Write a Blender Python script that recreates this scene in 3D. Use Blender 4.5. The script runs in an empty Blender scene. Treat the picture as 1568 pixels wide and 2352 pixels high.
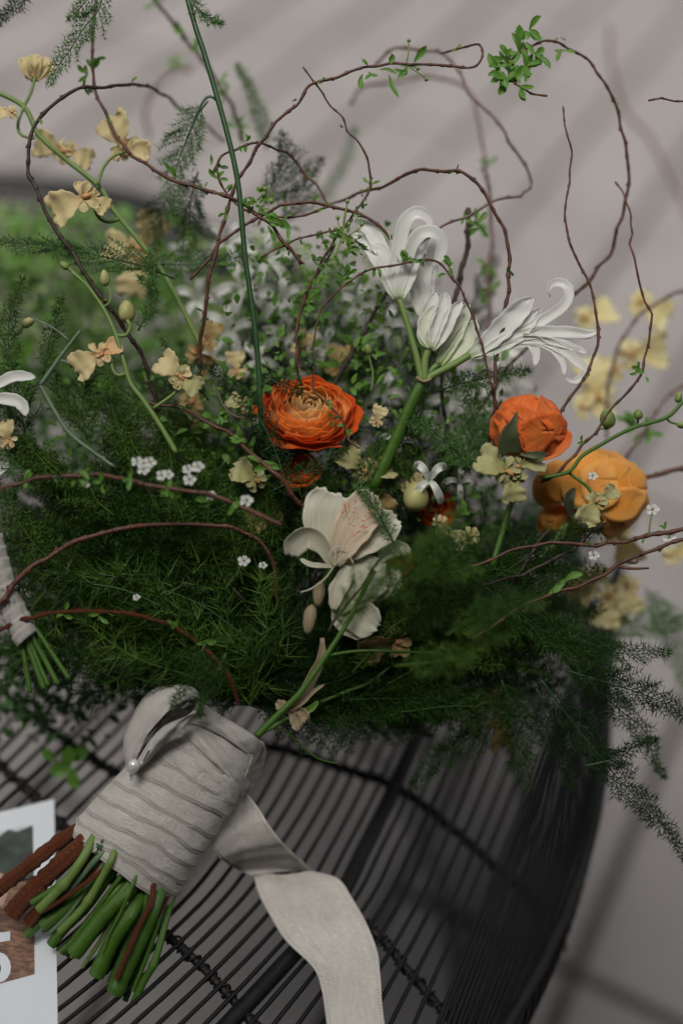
import bpy, math, random
import numpy as np
from mathutils import Matrix, Vector

# ------------------------------------------------------------------ camera, light, exposure
SC = bpy.context.scene
COL = SC.collection
FP = 50 / 36 * 2352            # focal length in photo units (the picture is 1568 x 2352 units)
DF = 0.667                     # focus distance in metres
SU = DF / FP                   # metres per unit on the focal plane
PITCH, ROLL = math.radians(42), math.radians(8)
R0 = np.array([1., 0, 0]); U0 = np.array([0, math.sin(PITCH), math.cos(PITCH)])
FW = np.array([0, math.cos(PITCH), -math.sin(PITCH)])
RT = math.cos(ROLL) * R0 + math.sin(ROLL) * U0
UP = -math.sin(ROLL) * R0 + math.cos(ROLL) * U0
TABLE_H = 0.45
PLANE = 3029.0                 # camera height above the table in units
CAMPOS = np.array([0, 0, TABLE_H + PLANE * SU])

cam_d = bpy.data.cameras.new('camera'); cam = bpy.data.objects.new('camera', cam_d); COL.objects.link(cam)
m = Matrix.Identity(4)
for i in range(3):
    m[i][0] = RT[i]; m[i][1] = UP[i]; m[i][2] = -FW[i]; m[i][3] = CAMPOS[i]
cam.matrix_world = m
cam_d.sensor_fit = 'VERTICAL'; cam_d.sensor_height = 36; cam_d.sensor_width = 24; cam_d.lens = 50
cam_d.clip_start = 0.02; cam_d.clip_end = 200
cam_d.dof.use_dof = True; cam_d.dof.focus_distance = DF; cam_d.dof.aperture_fstop = 1.9
SC.camera = cam

SUN_EL, SUN_AZ = math.radians(66), math.radians(-150)      # azimuth from +Y, towards -X
w = bpy.data.worlds.new('World'); SC.world = w; w.use_nodes = True
nt = w.node_tree; bg = nt.nodes['Background']
sky = nt.nodes.new('ShaderNodeTexSky'); sky.sky_type = 'NISHITA'; sky.sun_disc = False
sky.sun_elevation = SUN_EL; sky.sun_rotation = SUN_AZ; sky.air_density = 1.0; sky.dust_density = 4.0
hs = nt.nodes.new('ShaderNodeHueSaturation'); hs.inputs['Saturation'].default_value = 0.12
nt.links.new(sky.outputs[0], hs.inputs['Color']); nt.links.new(hs.outputs[0], bg.inputs[0]); bg.inputs[1].default_value = 0.05
ld = bpy.data.lights.new('sun', 'SUN'); ld.energy = 1.7; ld.angle = math.radians(30); ld.color = (1, .95, .89)
lo = bpy.data.objects.new('sun', ld); COL.objects.link(lo)
sd = Vector((math.sin(SUN_AZ) * math.cos(SUN_EL), math.cos(SUN_AZ) * math.cos(SUN_EL), math.sin(SUN_EL)))
lo.rotation_euler = sd.to_track_quat('Z', 'Y').to_euler(); lo.location = (0, 0, 3)
SC.view_settings.view_transform = 'Standard'; SC.view_settings.look = 'None'
SC.view_settings.exposure = 1.35; SC.view_settings.gamma = 1
SC.render.engine = 'CYCLES'
SC.cycles.use_denoising = True
SC.cycles.max_bounces = 6; SC.cycles.transparent_max_bounces = 8
SC.cycles.sample_clamp_indirect = 4

rng = np.random.default_rng(7)
random.seed(7)

# ------------------------------------------------------------------ space helpers
# every shape is laid out in metres-like units in the camera's own axes and moved to world space once
def Cp(x, y, z=0.0):
    k = (FP + z) / FP
    return np.array([(x - 784) * k, (1176 - y) * k, FP + z])
def toworld(V):
    V = np.asarray(V, float)
    return CAMPOS + SU * (V[..., 0:1] * RT + V[..., 1:2] * UP + V[..., 2:3] * FW)
DN = np.array([-RT[2], -UP[2], -FW[2]])           # world down in camera axes
def Tz(x, y, h=0.0):                              # depth of the point h units above the table top
    r = np.array([x - 784, 1176 - y, FP])
    return ((PLANE - h) / (DN @ r)) * FP - FP
def T(x, y, h=0.0):
    return Cp(x, y, Tz(x, y, h))
def nrm(a):
    return a / np.maximum(np.linalg.norm(a, axis=-1, keepdims=True), 1e-9)

def path(pts, z=0.0, z1=None):
    out = []
    n = len(pts)
    for i, p in enumerate(pts):
        zz = p[2] if len(p) > 2 else (z if z1 is None else z + (z1 - z) * i / max(1, n - 1))
        out.append(Cp(p[0], p[1], zz))
    return np.array(out)
def resample(P, step):
    P = np.asarray(P, float)
    if len(P) == 2:
        P = np.array([P[0], (P[0] + P[1]) / 2, P[1]])
    Q = np.vstack([2 * P[0] - P[1], P, 2 * P[-1] - P[-2]])
    out = []
    for i in range(1, len(Q) - 2):
        p0, p1, p2, p3 = Q[i - 1], Q[i], Q[i + 1], Q[i + 2]
        n = max(3, int(np.linalg.norm(p2 - p1) / 6))
        t = np.linspace(0, 1, n, endpoint=False)[:, None]
        out.append(.5 * (2 * p1 + (p2 - p0) * t + (2 * p0 - 5 * p1 + 4 * p2 - p3) * t * t + (3 * p1 - p0 - 3 * p2 + p3) * t ** 3))
    out.append(P[-1:])
    A = np.vstack(out)
    d = np.r_[0, np.cumsum(np.linalg.norm(np.diff(A, axis=0), axis=1))]
    n = max(2, int(round(d[-1] / step)) + 1)
    s = np.linspace(0, d[-1], n)
    return np.stack([np.interp(s, d, A[:, k]) for k in range(3)], 1)
def tang(P):
    return nrm(np.gradient(P, axis=0))
def frames(P):
    Tn = tang(P)
    N = np.zeros_like(P)
    a = np.array([0, 0, -1.]) if abs(Tn[0][2]) < .9 else np.array([0, 1., 0])
    N[0] = nrm(a - Tn[0] * (a @ Tn[0]))
    for i in range(1, len(P)):
        b = N[i - 1] - Tn[i] * (N[i - 1] @ Tn[i])
        N[i] = nrm(b)
    return Tn, N, np.cross(Tn, N)

class MB:
    def __init__(s): s.v = []; s.q = []; s.t = []; s.uv = []; s.n = 0; s.mi = []
    def add(s, V, Q=None, Tr=None, UV=None):
        V = np.asarray(V, float).reshape(-1, 3)
        s.v.append(V); s.uv.append(np.zeros((len(V), 2)) if UV is None else np.asarray(UV, float).reshape(-1, 2))
        if Q is not None and len(Q): s.q.append(np.asarray(Q, int) + s.n)
        if Tr is not None and len(Tr): s.t.append(np.asarray(Tr, int) + s.n)
        s.n += len(V); return s
    def tube(s, P, R, k=6, cap=True, wob=0.0):
        P = np.asarray(P, float); n = len(P)
        R = np.broadcast_to(np.asarray(R, float), (n,))
        Tn, N, B = frames(P)
        a = np.linspace(0, 2 * np.pi, k, endpoint=False)
        rr = R[:, None] * (1 + (wob * rng.standard_normal((n, k)) if wob else 0))
        V = P[:, None] + rr[..., None] * (N[:, None] * np.cos(a)[None, :, None] + B[:, None] * np.sin(a)[None, :, None])
        i = np.arange(n - 1)[:, None]; j = np.arange(k)[None]
        Q = np.stack([i * k + j, i * k + (j + 1) % k, (i + 1) * k + (j + 1) % k, (i + 1) * k + j], -1).reshape(-1, 4)
        d = np.r_[0, np.cumsum(np.linalg.norm(np.diff(P, axis=0), axis=1))]
        UV = np.stack(np.broadcast_arrays(a[None] / (2 * np.pi), d[:, None] / 100), -1)
        VV = V.reshape(-1, 3); UVV = UV.reshape(-1, 2); Tr = []
        if cap:
            VV = np.vstack([VV, P[:1], P[-1:]]); UVV = np.vstack([UVV, [[.5, 0]], [[.5, 1]]])
            c0, c1 = n * k, n * k + 1
            for jj in range(k):
                Tr.append((c0, (jj + 1) % k, jj)); Tr.append((c1, (n - 1) * k + jj, (n - 1) * k + (jj + 1) % k))
        return s.add(VV, Q, Tr if Tr else None, UVV)
    def sheet(s, G, closed=False):
        a, b = G.shape[:2]
        i = np.arange(a - 1)[:, None]; j = np.arange(b - 1)[None]
        Q = np.stack([i * b + j, i * b + j + 1, (i + 1) * b + j + 1, (i + 1) * b + j], -1).reshape(-1, 4)
        u, v = np.meshgrid(np.linspace(0, 1, b), np.linspace(0, 1, a))
        return s.add(G.reshape(-1, 3), Q, None, np.stack([u, v], -1))
    def build(s, name, mat, parent=None, smooth=True, label=None, kind=None, solid=0.0, origin=None):
        V = np.vstack(s.v); UV = np.vstack(s.uv)
        W = toworld(V)
        if parent is not None: o0 = np.array(parent['_o'])
        elif origin is not None: o0 = toworld(np.array([origin]))[0]
        else: o0 = W.mean(0)
        me = bpy.data.meshes.new(name)
        q = np.vstack(s.q) if s.q else np.zeros((0, 4), int); t = np.vstack(s.t) if s.t else np.zeros((0, 3), int)
        loops = np.r_[q.ravel(), t.ravel()].astype(np.int32)
        starts = np.r_[np.arange(len(q)) * 4, len(q) * 4 + np.arange(len(t)) * 3].astype(np.int32)
        me.vertices.add(len(V)); me.vertices.foreach_set('co', (W - o0).astype(np.float32).ravel())
        me.loops.add(len(loops)); me.loops.foreach_set('vertex_index', loops)
        me.polygons.add(len(starts)); me.polygons.foreach_set('loop_start', starts)
        me.polygons.foreach_set('use_smooth', np.full(len(starts), smooth))
        uvl = me.uv_layers.new(name='UVMap'); uvl.data.foreach_set('uv', UV[loops].astype(np.float32).ravel())
        me.update(calc_edges=True); me.validate()
        me.materials.append(mat)
        o = bpy.data.objects.new(name, me); COL.objects.link(o)
        if parent is not None:
            o.parent = parent if not parent.get('_mesh') else parent
            o['_o'] = list(o0)
            if parent.get('_mesh'): pass
        else:
            o.location = o0; o['_o'] = list(o0); o['_mesh'] = 1
        if label: o['label'] = label
        if kind: o['kind'] = kind
        if solid:
            md = o.modifiers.new('thickness', 'SOLIDIFY'); md.thickness = solid * SU; md.offset = 0
        return o

def thing(name, label, cat, base, group=None):
    o = bpy.data.objects.new(name, None); COL.objects.link(o)
    b = toworld(np.array([base]))[0]
    o.location = b; o.empty_display_size = .01; o['_o'] = list(b)
    o['label'] = label; o['category'] = cat
    if group: o['group'] = group
    return o

# ------------------------------------------------------------------ materials
def mat(name, col, rough=.6, col2=None, scale=60., detail=4, trans=0., spec=.4, bump=0., bscale=400., metal=0., contrast=.25, stretch=None, uvmode=None, sheen=0.):
    m = bpy.data.materials.new(name); m.use_nodes = True
    n = m.node_tree.nodes; l = m.node_tree.links
    b = n['Principled BSDF']; out = n['Material Output']
    b.inputs['Roughness'].default_value = rough; b.inputs['Metallic'].default_value = metal
    b.inputs['Specular IOR Level'].default_value = spec
    if sheen: b.inputs['Sheen Weight'].default_value = sheen
    tc = n.new('ShaderNodeTexCoord')
    src = tc.outputs['UV' if uvmode else 'Object']
    if stretch:
        mp = n.new('ShaderNodeMapping'); mp.inputs['Scale'].default_value = stretch; l.new(src, mp.inputs[0]); src = mp.outputs[0]
    nz = n.new('ShaderNodeTexNoise'); nz.inputs['Scale'].default_value = scale; nz.inputs['Detail'].default_value = detail
    l.new(src, nz.inputs['Vector'])
    mr = n.new('ShaderNodeMapRange'); mr.inputs[1].default_value = .5 - contrast; mr.inputs[2].default_value = .5 + contrast
    l.new(nz.outputs[0], mr.inputs[0])
    mx = n.new('ShaderNodeMix'); mx.data_type = 'RGBA'
    c2 = col2 or tuple(c * .7 for c in col)
    mx.inputs[6].default_value = (*col, 1); mx.inputs[7].default_value = (*c2, 1)
    l.new(mr.outputs[0], mx.inputs[0])
    colout = mx.outputs[2]
    m['cfac'] = 0
    l.new(colout, b.inputs['Base Color'])
    if bump:
        nb = n.new('ShaderNodeTexNoise'); nb.inputs['Scale'].default_value = bscale; nb.inputs['Detail'].default_value = 3
        l.new(src, nb.inputs['Vector'])
        bp = n.new('ShaderNodeBump'); bp.inputs['Strength'].default_value = bump; bp.inputs['Distance'].default_value = .001
        l.new(nb.outputs[0], bp.inputs['Height']); l.new(bp.outputs[0], b.inputs['Normal'])
    if trans:
        tr = n.new('ShaderNodeBsdfTranslucent'); l.new(colout, tr.inputs[0])
        ms = n.new('ShaderNodeMixShader'); ms.inputs[0].default_value = trans
        l.new(b.outputs[0], ms.inputs[1]); l.new(tr.outputs[0], ms.inputs[2]); l.new(ms.outputs[0], out.inputs[0])
    return m

def petal_mat(name, stops, vein=(.5, 30), trans=.35, rough=.5, bump=.25, veincol=None, strength=.25):
    """colour ramps along the petal (uv v), fine veins across (uv u)"""
    m = bpy.data.materials.new(name); m.use_nodes = True
    n = m.node_tree.nodes; l = m.node_tree.links
    b = n['Principled BSDF']; out = n['Material Output']
    b.inputs['Roughness'].default_value = rough; b.inputs['Specular IOR Level'].default_value = .3
    b.inputs['Sheen Weight'].default_value = .15
    tc = n.new('ShaderNodeTexCoord'); sp = n.new('ShaderNodeSeparateXYZ'); l.new(tc.outputs['UV'], sp.inputs[0])
    nz = n.new('ShaderNodeTexNoise'); nz.inputs['Scale'].default_value = 3; l.new(tc.outputs['UV'], nz.inputs[0])
    ad = n.new('ShaderNodeMath'); ad.operation = 'MULTIPLY_ADD'; ad.inputs[1].default_value = .35; l.new(nz.outputs[0], ad.inputs[0])
    sb = n.new('ShaderNodeMath'); sb.operation = 'SUBTRACT'; l.new(sp.outputs[1], sb.inputs[0]); sb.inputs[1].default_value = .175
    l.new(sb.outputs[0], ad.inputs[2])
    cr = n.new('ShaderNodeValToRGB'); e = cr.color_ramp.elements
    while len(e) > 1: e.remove(e[-1])
    for k, (p, c) in enumerate(stops):
        el = e[0] if k == 0 else e.new(p)
        el.position = p; el.color = (*c, 1)
    l.new(ad.outputs[0], cr.inputs[0])
    mp = n.new('ShaderNodeMapping'); mp.inputs['Scale'].default_value = (vein[1], 1.2, 1); l.new(tc.outputs['UV'], mp.inputs[0])
    vz = n.new('ShaderNodeTexNoise'); vz.inputs['Scale'].default_value = 1; vz.inputs['Detail'].default_value = 3; l.new(mp.outputs[0], vz.inputs[0])
    mr = n.new('ShaderNodeMapRange'); mr.inputs[1].default_value = .42; mr.inputs[2].default_value = .68
    mr.inputs[4].default_value = strength; l.new(vz.outputs[0], mr.inputs[0])
    mx = n.new('ShaderNodeMix'); mx.data_type = 'RGBA'; l.new(mr.outputs[0], mx.inputs[0]); l.new(cr.outputs[0], mx.inputs[6])
    vc = veincol or tuple(c * .45 for c in stops[len(stops) // 2][1]); mx.inputs[7].default_value = (*vc, 1)
    l.new(mx.outputs[2], b.inputs['Base Color'])
    bp = n.new('ShaderNodeBump'); bp.inputs['Strength'].default_value = bump; bp.inputs['Distance'].default_value = .0006
    l.new(vz.outputs[0], bp.inputs['Height']); l.new(bp.outputs[0], b.inputs['Normal'])
    tr = n.new('ShaderNodeBsdfTranslucent'); l.new(mx.outputs[2], tr.inputs[0])
    ms = n.new('ShaderNodeMixShader'); ms.inputs[0].default_value = trans
    l.new(b.outputs[0], ms.inputs[1]); l.new(tr.outputs[0], ms.inputs[2]); l.new(ms.outputs[0], out.inputs[0])
    return m

M = {}
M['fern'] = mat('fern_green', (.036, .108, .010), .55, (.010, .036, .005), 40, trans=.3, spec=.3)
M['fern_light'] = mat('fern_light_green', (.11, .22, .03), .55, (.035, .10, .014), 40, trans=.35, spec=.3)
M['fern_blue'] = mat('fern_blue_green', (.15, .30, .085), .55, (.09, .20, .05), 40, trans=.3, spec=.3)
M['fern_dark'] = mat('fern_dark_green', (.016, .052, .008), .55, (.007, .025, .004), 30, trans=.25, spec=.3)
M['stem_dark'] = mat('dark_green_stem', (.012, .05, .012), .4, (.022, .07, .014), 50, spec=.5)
M['stem_green'] = mat('green_stem', (.08, .175, .016), .38, (.03, .09, .01), 9, spec=.5, bump=.35, bscale=30, uvmode=1, stretch=(6, 1, 1), detail=8)
M['stem_light'] = mat('light_green_stem', (.19, .27, .07), .4, (.08, .16, .03), 9, spec=.5, bump=.25, bscale=30, uvmode=1, stretch=(6, 1, 1), detail=8)
M['stem_grey'] = mat('grey_green_stem', (.14, .2, .12), .5, (.08, .13, .07), 90)
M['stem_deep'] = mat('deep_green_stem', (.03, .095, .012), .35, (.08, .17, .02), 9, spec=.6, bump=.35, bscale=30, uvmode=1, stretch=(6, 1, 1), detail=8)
M['cut'] = mat('cut_stem_end', (.22, .28, .06), .6, (.1, .16, .03), 300)
M['bark'] = mat('brown_twig_bark', (.12, .042, .022), .5, (.045, .022, .015), 120, bump=.5, bscale=700, spec=.4)
M['bark_dark'] = mat('dark_twig_bark', (.045, .024, .018), .55, (.03, .018, .014), 120, bump=.5, bscale=700)
M['bark_red'] = mat('reddish_bark', (.30, .075, .02), .45, (.045, .016, .01), 10, bump=1., bscale=40, contrast=.14, uvmode=1, stretch=(5, 1.6, 1), detail=10)
M['bark_pale'] = mat('greyed_twig_bark', (.19, .13, .11), .6, (.12, .075, .06), 100)
M['leaf'] = petal_mat('leaf_green', [(0, (.10, .22, .025)), (1, (.12, .28, .04))], vein=(1, 8), trans=.35, rough=.4, strength=.3)
M['leaf_bright'] = petal_mat('leaf_bright_green', [(0, (.13, .26, .04)), (1, (.16, .32, .06))], vein=(1, 8), trans=.4, rough=.4, strength=.25)
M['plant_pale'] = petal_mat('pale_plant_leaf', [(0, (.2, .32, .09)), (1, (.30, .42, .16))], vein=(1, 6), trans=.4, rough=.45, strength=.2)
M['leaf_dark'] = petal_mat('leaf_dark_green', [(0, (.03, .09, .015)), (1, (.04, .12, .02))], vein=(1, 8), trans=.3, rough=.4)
M['white'] = petal_mat('white_petal', [(0, (.66, .72, .5)), (.12, (.86, .87, .82)), (1, (.9, .9, .88))], vein=(1, 16), trans=.5, strength=.08, veincol=(.7, .72, .68), bump=.12)
M['white_green'] = petal_mat('green_white_petal', [(0, (.42, .52, .22)), (.3, (.66, .7, .52)), (1, (.78, .8, .7))], vein=(1, 10), trans=.3, strength=.2, veincol=(.5, .58, .36))
M['orange'] = petal_mat('orange_petal', [(0, (.80, .70, .36)), (.45, (.92, .58, .22)), (.72, (.95, .44, .09)), (1, (.92, .24, .02))], vein=(1, 22), trans=.5, strength=.12, veincol=(.6, .06, .01))
M['orange_mid'] = petal_mat('mid_orange_petal', [(0, (.85, .72, .42)), (.5, (.93, .62, .3)), (1, (.95, .52, .15))], vein=(1, 18), trans=.5, strength=.15, veincol=(.7, .2, .03))
M['orange_deep'] = petal_mat('deep_orange_petal', [(0, (.8, .30, .05)), (.5, (.84, .22, .02)), (1, (.8, .11, .008))], vein=(1, 26), trans=.5, strength=.25, veincol=(.5, .04, .008))
M['coral'] = petal_mat('coral_petal', [(0, (.80, .26, .03)), (.5, (.88, .29, .06)), (1, (.88, .21, .035))], vein=(1, 34), trans=.4, strength=.6, veincol=(.62, .09, .015), bump=.6)
M['ran_inner'] = petal_mat('cream_inner_petal', [(0, (.4, .5, .2)), (.6, (.82, .74, .46)), (1, (.93, .64, .32))], vein=(1, 16), trans=.5 , strength=.1)
M['apricot'] = petal_mat('apricot_petal', [(0, (.80, .32, .04)), (.6, (.92, .43, .07)), (1, (.95, .54, .13))], vein=(1, 20), trans=.35, strength=.2, veincol=(.7, .18, .02))
M['cream'] = petal_mat('cream_petal', [(0, (.6, .42, .2)), (.3, (.66, .56, .30)), (1, (.70, .60, .33))], vein=(1, 18), trans=.35, strength=.2, veincol=(.5, .38, .16))
M['pale_yellow'] = petal_mat('pale_yellow_petal', [(0, (.72, .6, .28)), (1, (.84, .78, .46))], vein=(1, 12), trans=.4, strength=.1)
M['cream_green'] = petal_mat('greenish_cream_petal', [(0, (.42, .40, .15)), (1, (.52, .50, .26))], vein=(1, 24), trans=.35, strength=.35, veincol=(.3, .3, .1))
M['cream_peach'] = petal_mat('peach_centre', [(0, (.7, .36, .14)), (1, (.68, .5, .27))], vein=(1, 10), trans=.3, strength=.2)
M['tan'] = petal_mat('tan_petal', [(0, (.42, .3, .12)), (1, (.52, .38, .16))], vein=(1, 14), trans=.35, strength=.3)
M['lily'] = petal_mat('ivory_petal', [(0, (.56, .54, .38)), (.4, (.72, .70, .56)), (1, (.84, .83, .72))], vein=(1, 44), trans=.4, strength=.6, veincol=(.50, .50, .34), bump=.4)
M['lily_peach'] = petal_mat('peach_ivory_petal', [(0, (.56, .5, .38)), (.4, (.78, .66, .50)), (1, (.84, .77, .64))], vein=(1, 40), trans=.4, strength=.6, veincol=(.52, .36, .22), bump=.4)
M['dry'] = petal_mat('dried_petal', [(0, (.38, .3, .18)), (1, (.46, .38, .25))], vein=(1, 16), trans=.35, strength=.5, veincol=(.2, .14, .07))
M['streak'] = mat('orange_streak', (.7, .11, .02), .6)
M['bud'] = mat('bud_cream', (.50, .44, .2), .5, (.36, .38, .14), 80, trans=.15)
M['bud_green'] = mat('bud_green', (.24, .32, .09), .5, (.14, .22, .05), 80, trans=.15)
M['sepal'] = petal_mat('grey_green_sepal', [(0, (.09, .11, .04)), (1, (.055, .065, .035))], vein=(1, 10), trans=.1, strength=.4)
M['table'] = mat('black_painted_wire', (.0045, .005, .0055), .45, (.009, .0095, .0095), 90, spec=.3, bump=.35, bscale=260, contrast=.2)
M['rope'] = mat('black_lashing', (.005, .005, .005), .6, (.009, .008, .007), 160, bump=.5, bscale=500)
M['pearl'] = mat('pearl', (.62, .62, .58), .18, (.7, .7, .68), 20, spec=.8, metal=.25)
M['steel'] = mat('pin_steel', (.6, .6, .58), .25, None, 50, metal=1.)
M['card'] = mat('white_card', (.70, .74, .78), .5, (.66, .7, .74), 8)
M['print_sky'] = mat('print_sky', (.55, .62, .65), .4, (.45, .52, .56), 20)
M['print_trees'] = mat('print_trees', (.035, .045, .04), .4, (.075, .09, .075), 140, contrast=.15)
M['print_field'] = mat('print_field', (.30, .17, .11), .4, (.12, .07, .05), 260, contrast=.12, stretch=(1, 3, 1))
M['print_skin'] = mat('print_skin', (.5, .32, .24), .4)
M['print_navy'] = mat('print_navy', (.02, .03, .06), .4)

def fabric(name, col):
    m = bpy.data.materials.new(name); m.use_nodes = True
    n = m.node_tree.nodes; l = m.node_tree.links; b = n['Principled BSDF']; out = n['Material Output']
    b.inputs['Roughness'].default_value = .85; b.inputs['Specular IOR Level'].default_value = .15; b.inputs['Sheen Weight'].default_value = .2
    tc = n.new('ShaderNodeTexCoord')
    nz = n.new('ShaderNodeTexNoise'); nz.inputs['Scale'].default_value = 45; nz.inputs['Detail'].default_value = 6; l.new(tc.outputs['Object'], nz.inputs[0])
    cr = n.new('ShaderNodeValToRGB'); cr.color_ramp.elements[0].position = .3; cr.color_ramp.elements[1].position = .7
    cr.color_ramp.elements[0].color = (*[c * .84 for c in col], 1); cr.color_ramp.elements[1].color = (*col, 1)
    l.new(nz.outputs[0], cr.inputs[0])
    # weave: two crossed fine threads in uv space
    hts = []
    for ax, sc in ((0, 150.), (1, 150.)):
        mp = n.new('ShaderNodeMapping'); s = [9., 9., 1]; s[ax] = sc; mp.inputs['Scale'].default_value = s
        l.new(tc.outputs['UV'], mp.inputs[0])
        z = n.new('ShaderNodeTexNoise'); z.inputs['Scale'].default_value = 1.; z.inputs['Detail'].default_value = 2; l.new(mp.outputs[0], z.inputs[0]); hts.append(z)
    ad = n.new('ShaderNodeMath'); ad.operation = 'ADD'; l.new(hts[0].outputs[0], ad.inputs[0]); l.new(hts[1].outputs[0], ad.inputs[1])
    z3 = n.new('ShaderNodeTexNoise'); z3.inputs['Scale'].default_value = 260; z3.inputs['Detail'].default_value = 6; l.new(tc.outputs['Object'], z3.inputs[0])
    ad2 = n.new('ShaderNodeMath'); ad2.operation = 'MULTIPLY_ADD'; ad2.inputs[1].default_value = .9; l.new(z3.outputs[0], ad2.inputs[0]); l.new(ad.outputs[0], ad2.inputs[2])
    bp = n.new('ShaderNodeBump'); bp.inputs['Strength'].default_value = .9; bp.inputs['Distance'].default_value = .0008
    l.new(ad2.outputs[0], bp.inputs['Height']); l.new(bp.outputs[0], b.inputs['Normal'])
    mr = n.new('ShaderNodeMapRange'); mr.inputs[1].default_value = .7; mr.inputs[2].default_value = 1.3; mr.inputs[3].default_value = .84; mr.inputs[4].default_value = 1.05
    l.new(ad.outputs[0], mr.inputs[0])
    mx = n.new('ShaderNodeMix'); mx.data_type = 'RGBA'; mx.blend_type = 'MULTIPLY'; mx.inputs[0].default_value = 1
    l.new(cr.outputs[0], mx.inputs[6]); l.new(mr.outputs[0], mx.inputs[7]); l.new(mx.outputs[2], b.inputs['Base Color'])
    tr = n.new('ShaderNodeBsdfTranslucent'); l.new(mx.outputs[2], tr.inputs[0])
    ms = n.new('ShaderNodeMixShader'); ms.inputs[0].default_value = .12
    l.new(b.outputs[0], ms.inputs[1]); l.new(tr.outputs[0], ms.inputs[2]); l.new(ms.outputs[0], out.inputs[0])
    return m
M['ribbon'] = fabric('ribbon_linen', (.85, .81, .735))
M['stitch'] = mat('ribbon_stitch', (.50, .47, .42), .9, None, 200)

def floor_mat(name, base, rnd=.03):
    m = bpy.data.materials.new(name); m.use_nodes = True
    n = m.node_tree.nodes; l = m.node_tree.links; b = n['Principled BSDF']
    b.inputs['Roughness'].default_value = .8; b.inputs['Specular IOR Level'].default_value = .25
    tc = n.new('ShaderNodeTexCoord'); geo = n.new('ShaderNodeNewGeometry')
    a = n.new('ShaderNodeTexNoise'); a.inputs['Scale'].default_value = 7; a.inputs['Detail'].default_value = 8; l.new(geo.outputs['Position'], a.inputs[0])
    c = n.new('ShaderNodeTexNoise'); c.inputs['Scale'].default_value = 90; c.inputs['Detail'].default_value = 5; l.new(geo.outputs['Position'], c.inputs[0])
    oi = n.new('ShaderNodeObjectInfo')
    s1 = n.new('ShaderNodeMath'); s1.operation = 'MULTIPLY_ADD'; s1.inputs[1].default_value = .55; s1.inputs[2].default_value = .72; l.new(a.outputs[0], s1.inputs[0])
    s2 = n.new('ShaderNodeMath'); s2.operation = 'MULTIPLY_ADD'; s2.inputs[1].default_value = .35; l.new(c.outputs[0], s2.inputs[0]); l.new(s1.outputs[0], s2.inputs[2])
    s3 = n.new('ShaderNodeMath'); s3.operation = 'MULTIPLY_ADD'; s3.inputs[1].default_value = rnd * 2; l.new(oi.outputs['Random'], s3.inputs[0]); l.new(s2.outputs[0], s3.inputs[2])
    s4 = n.new('ShaderNodeMath'); s4.operation = 'SUBTRACT'; s4.inputs[1].default_value = rnd + .17; l.new(s3.outputs[0], s4.inputs[0])
    mx = n.new('ShaderNodeMix'); mx.data_type = 'RGBA'; mx.blend_type = 'MULTIPLY'; mx.inputs[0].default_value = 1
    mx.inputs[6].default_value = (*base, 1); l.new(s4.outputs[0], mx.inputs[7]); l.new(mx.outputs[2], b.inputs['Base Color'])
    bp = n.new('ShaderNodeBump'); bp.inputs['Strength'].default_value = .4; bp.inputs['Distance'].default_value = .003
    l.new(c.outputs[0], bp.inputs['Height']); l.new(bp.outputs[0], b.inputs['Normal'])
    return m
M['slab'] = floor_mat('grey_concrete', (.186, .173, .168))
M['joint'] = mat('dark_joint', (.06, .05, .046), .95, (.04, .034, .03), 60)

# ------------------------------------------------------------------ the ground
def raw_mesh(name, verts, faces, material, kind=None, parent=None):
    me = bpy.data.meshes.new(name); me.from_pydata([tuple(v) for v in verts], [], faces); me.update(); me.materials.append(material)
    o = bpy.data.objects.new(name, me); COL.objects.link(o)
    if kind: o['kind'] = kind
    if parent: o.parent = parent
    return o
g = raw_mesh('ground', [(-30, -30, -.012), (30, -30, -.012), (30, 30, -.012), (-30, 30, -.012)], [(0, 1, 2, 3)], M['joint'], 'structure')
# added light blocker behind the camera, out of view, darkens the near floor
M['blocker'] = mat('dark_blocker', (.07, .065, .06), .9)
raw_mesh('shade_wall', [(x, y, z) for z in (-.01, 3.6) for x, y in ((-4, -.75), (4, -.75), (4, -.55), (-4, -.55))], [(0, 3, 2, 1), (4, 5, 6, 7), (0, 1, 5, 4), (1, 2, 6, 5), (2, 3, 7, 6), (3, 0, 4, 7)], M['blocker'], 'structure')
# direction of the joints on the floor
ac = np.array([.438, .549, .7105]); aw = RT * ac[0] + UP * ac[1] + FW * ac[2]; aw[2] = 0; aw = nrm(aw)
bw = np.array([aw[1], -aw[0], 0])
def floorpt(x, y):
    r = np.array([x - 784, 1176 - y, FP]); d = RT * r[0] + UP * r[1] + FW * r[2]
    t = -CAMPOS[2] / d[2]; return CAMPOS + t * d
J = floorpt(1400, 2036); JX = floorpt(1290, 2222)
v0 = J @ bw; u0 = JX @ aw
PW, PL, GAP = .165, .62, .011
def slab_mesh():
    x0, x1, y0, y1 = GAP / 2, PW - GAP / 2, GAP / 2, PL - GAP / 2
    c = .003
    V = [(x0, y0, -.02), (x1, y0, -.02), (x1, y1, -.02), (x0, y1, -.02), (x0, y0, -c), (x1, y0, -c), (x1, y1, -c), (x0, y1, -c),
         (x0 + c, y0 + c, 0), (x1 - c, y0 + c, 0), (x1 - c, y1 - c, 0), (x0 + c, y1 - c, 0)]
    F = [(0, 1, 5, 4), (1, 2, 6, 5), (2, 3, 7, 6), (3, 0, 4, 7), (4, 5, 9, 8), (5, 6, 10, 9), (6, 7, 11, 10), (7, 4, 8, 11), (8, 9, 10, 11)]
    me = bpy.data.meshes.new('paving_slab'); me.from_pydata(V, [], F); me.materials.append(M['slab']); return me
sm = slab_mesh()
ang = math.atan2(aw[1], aw[0]) - math.pi / 2
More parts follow.
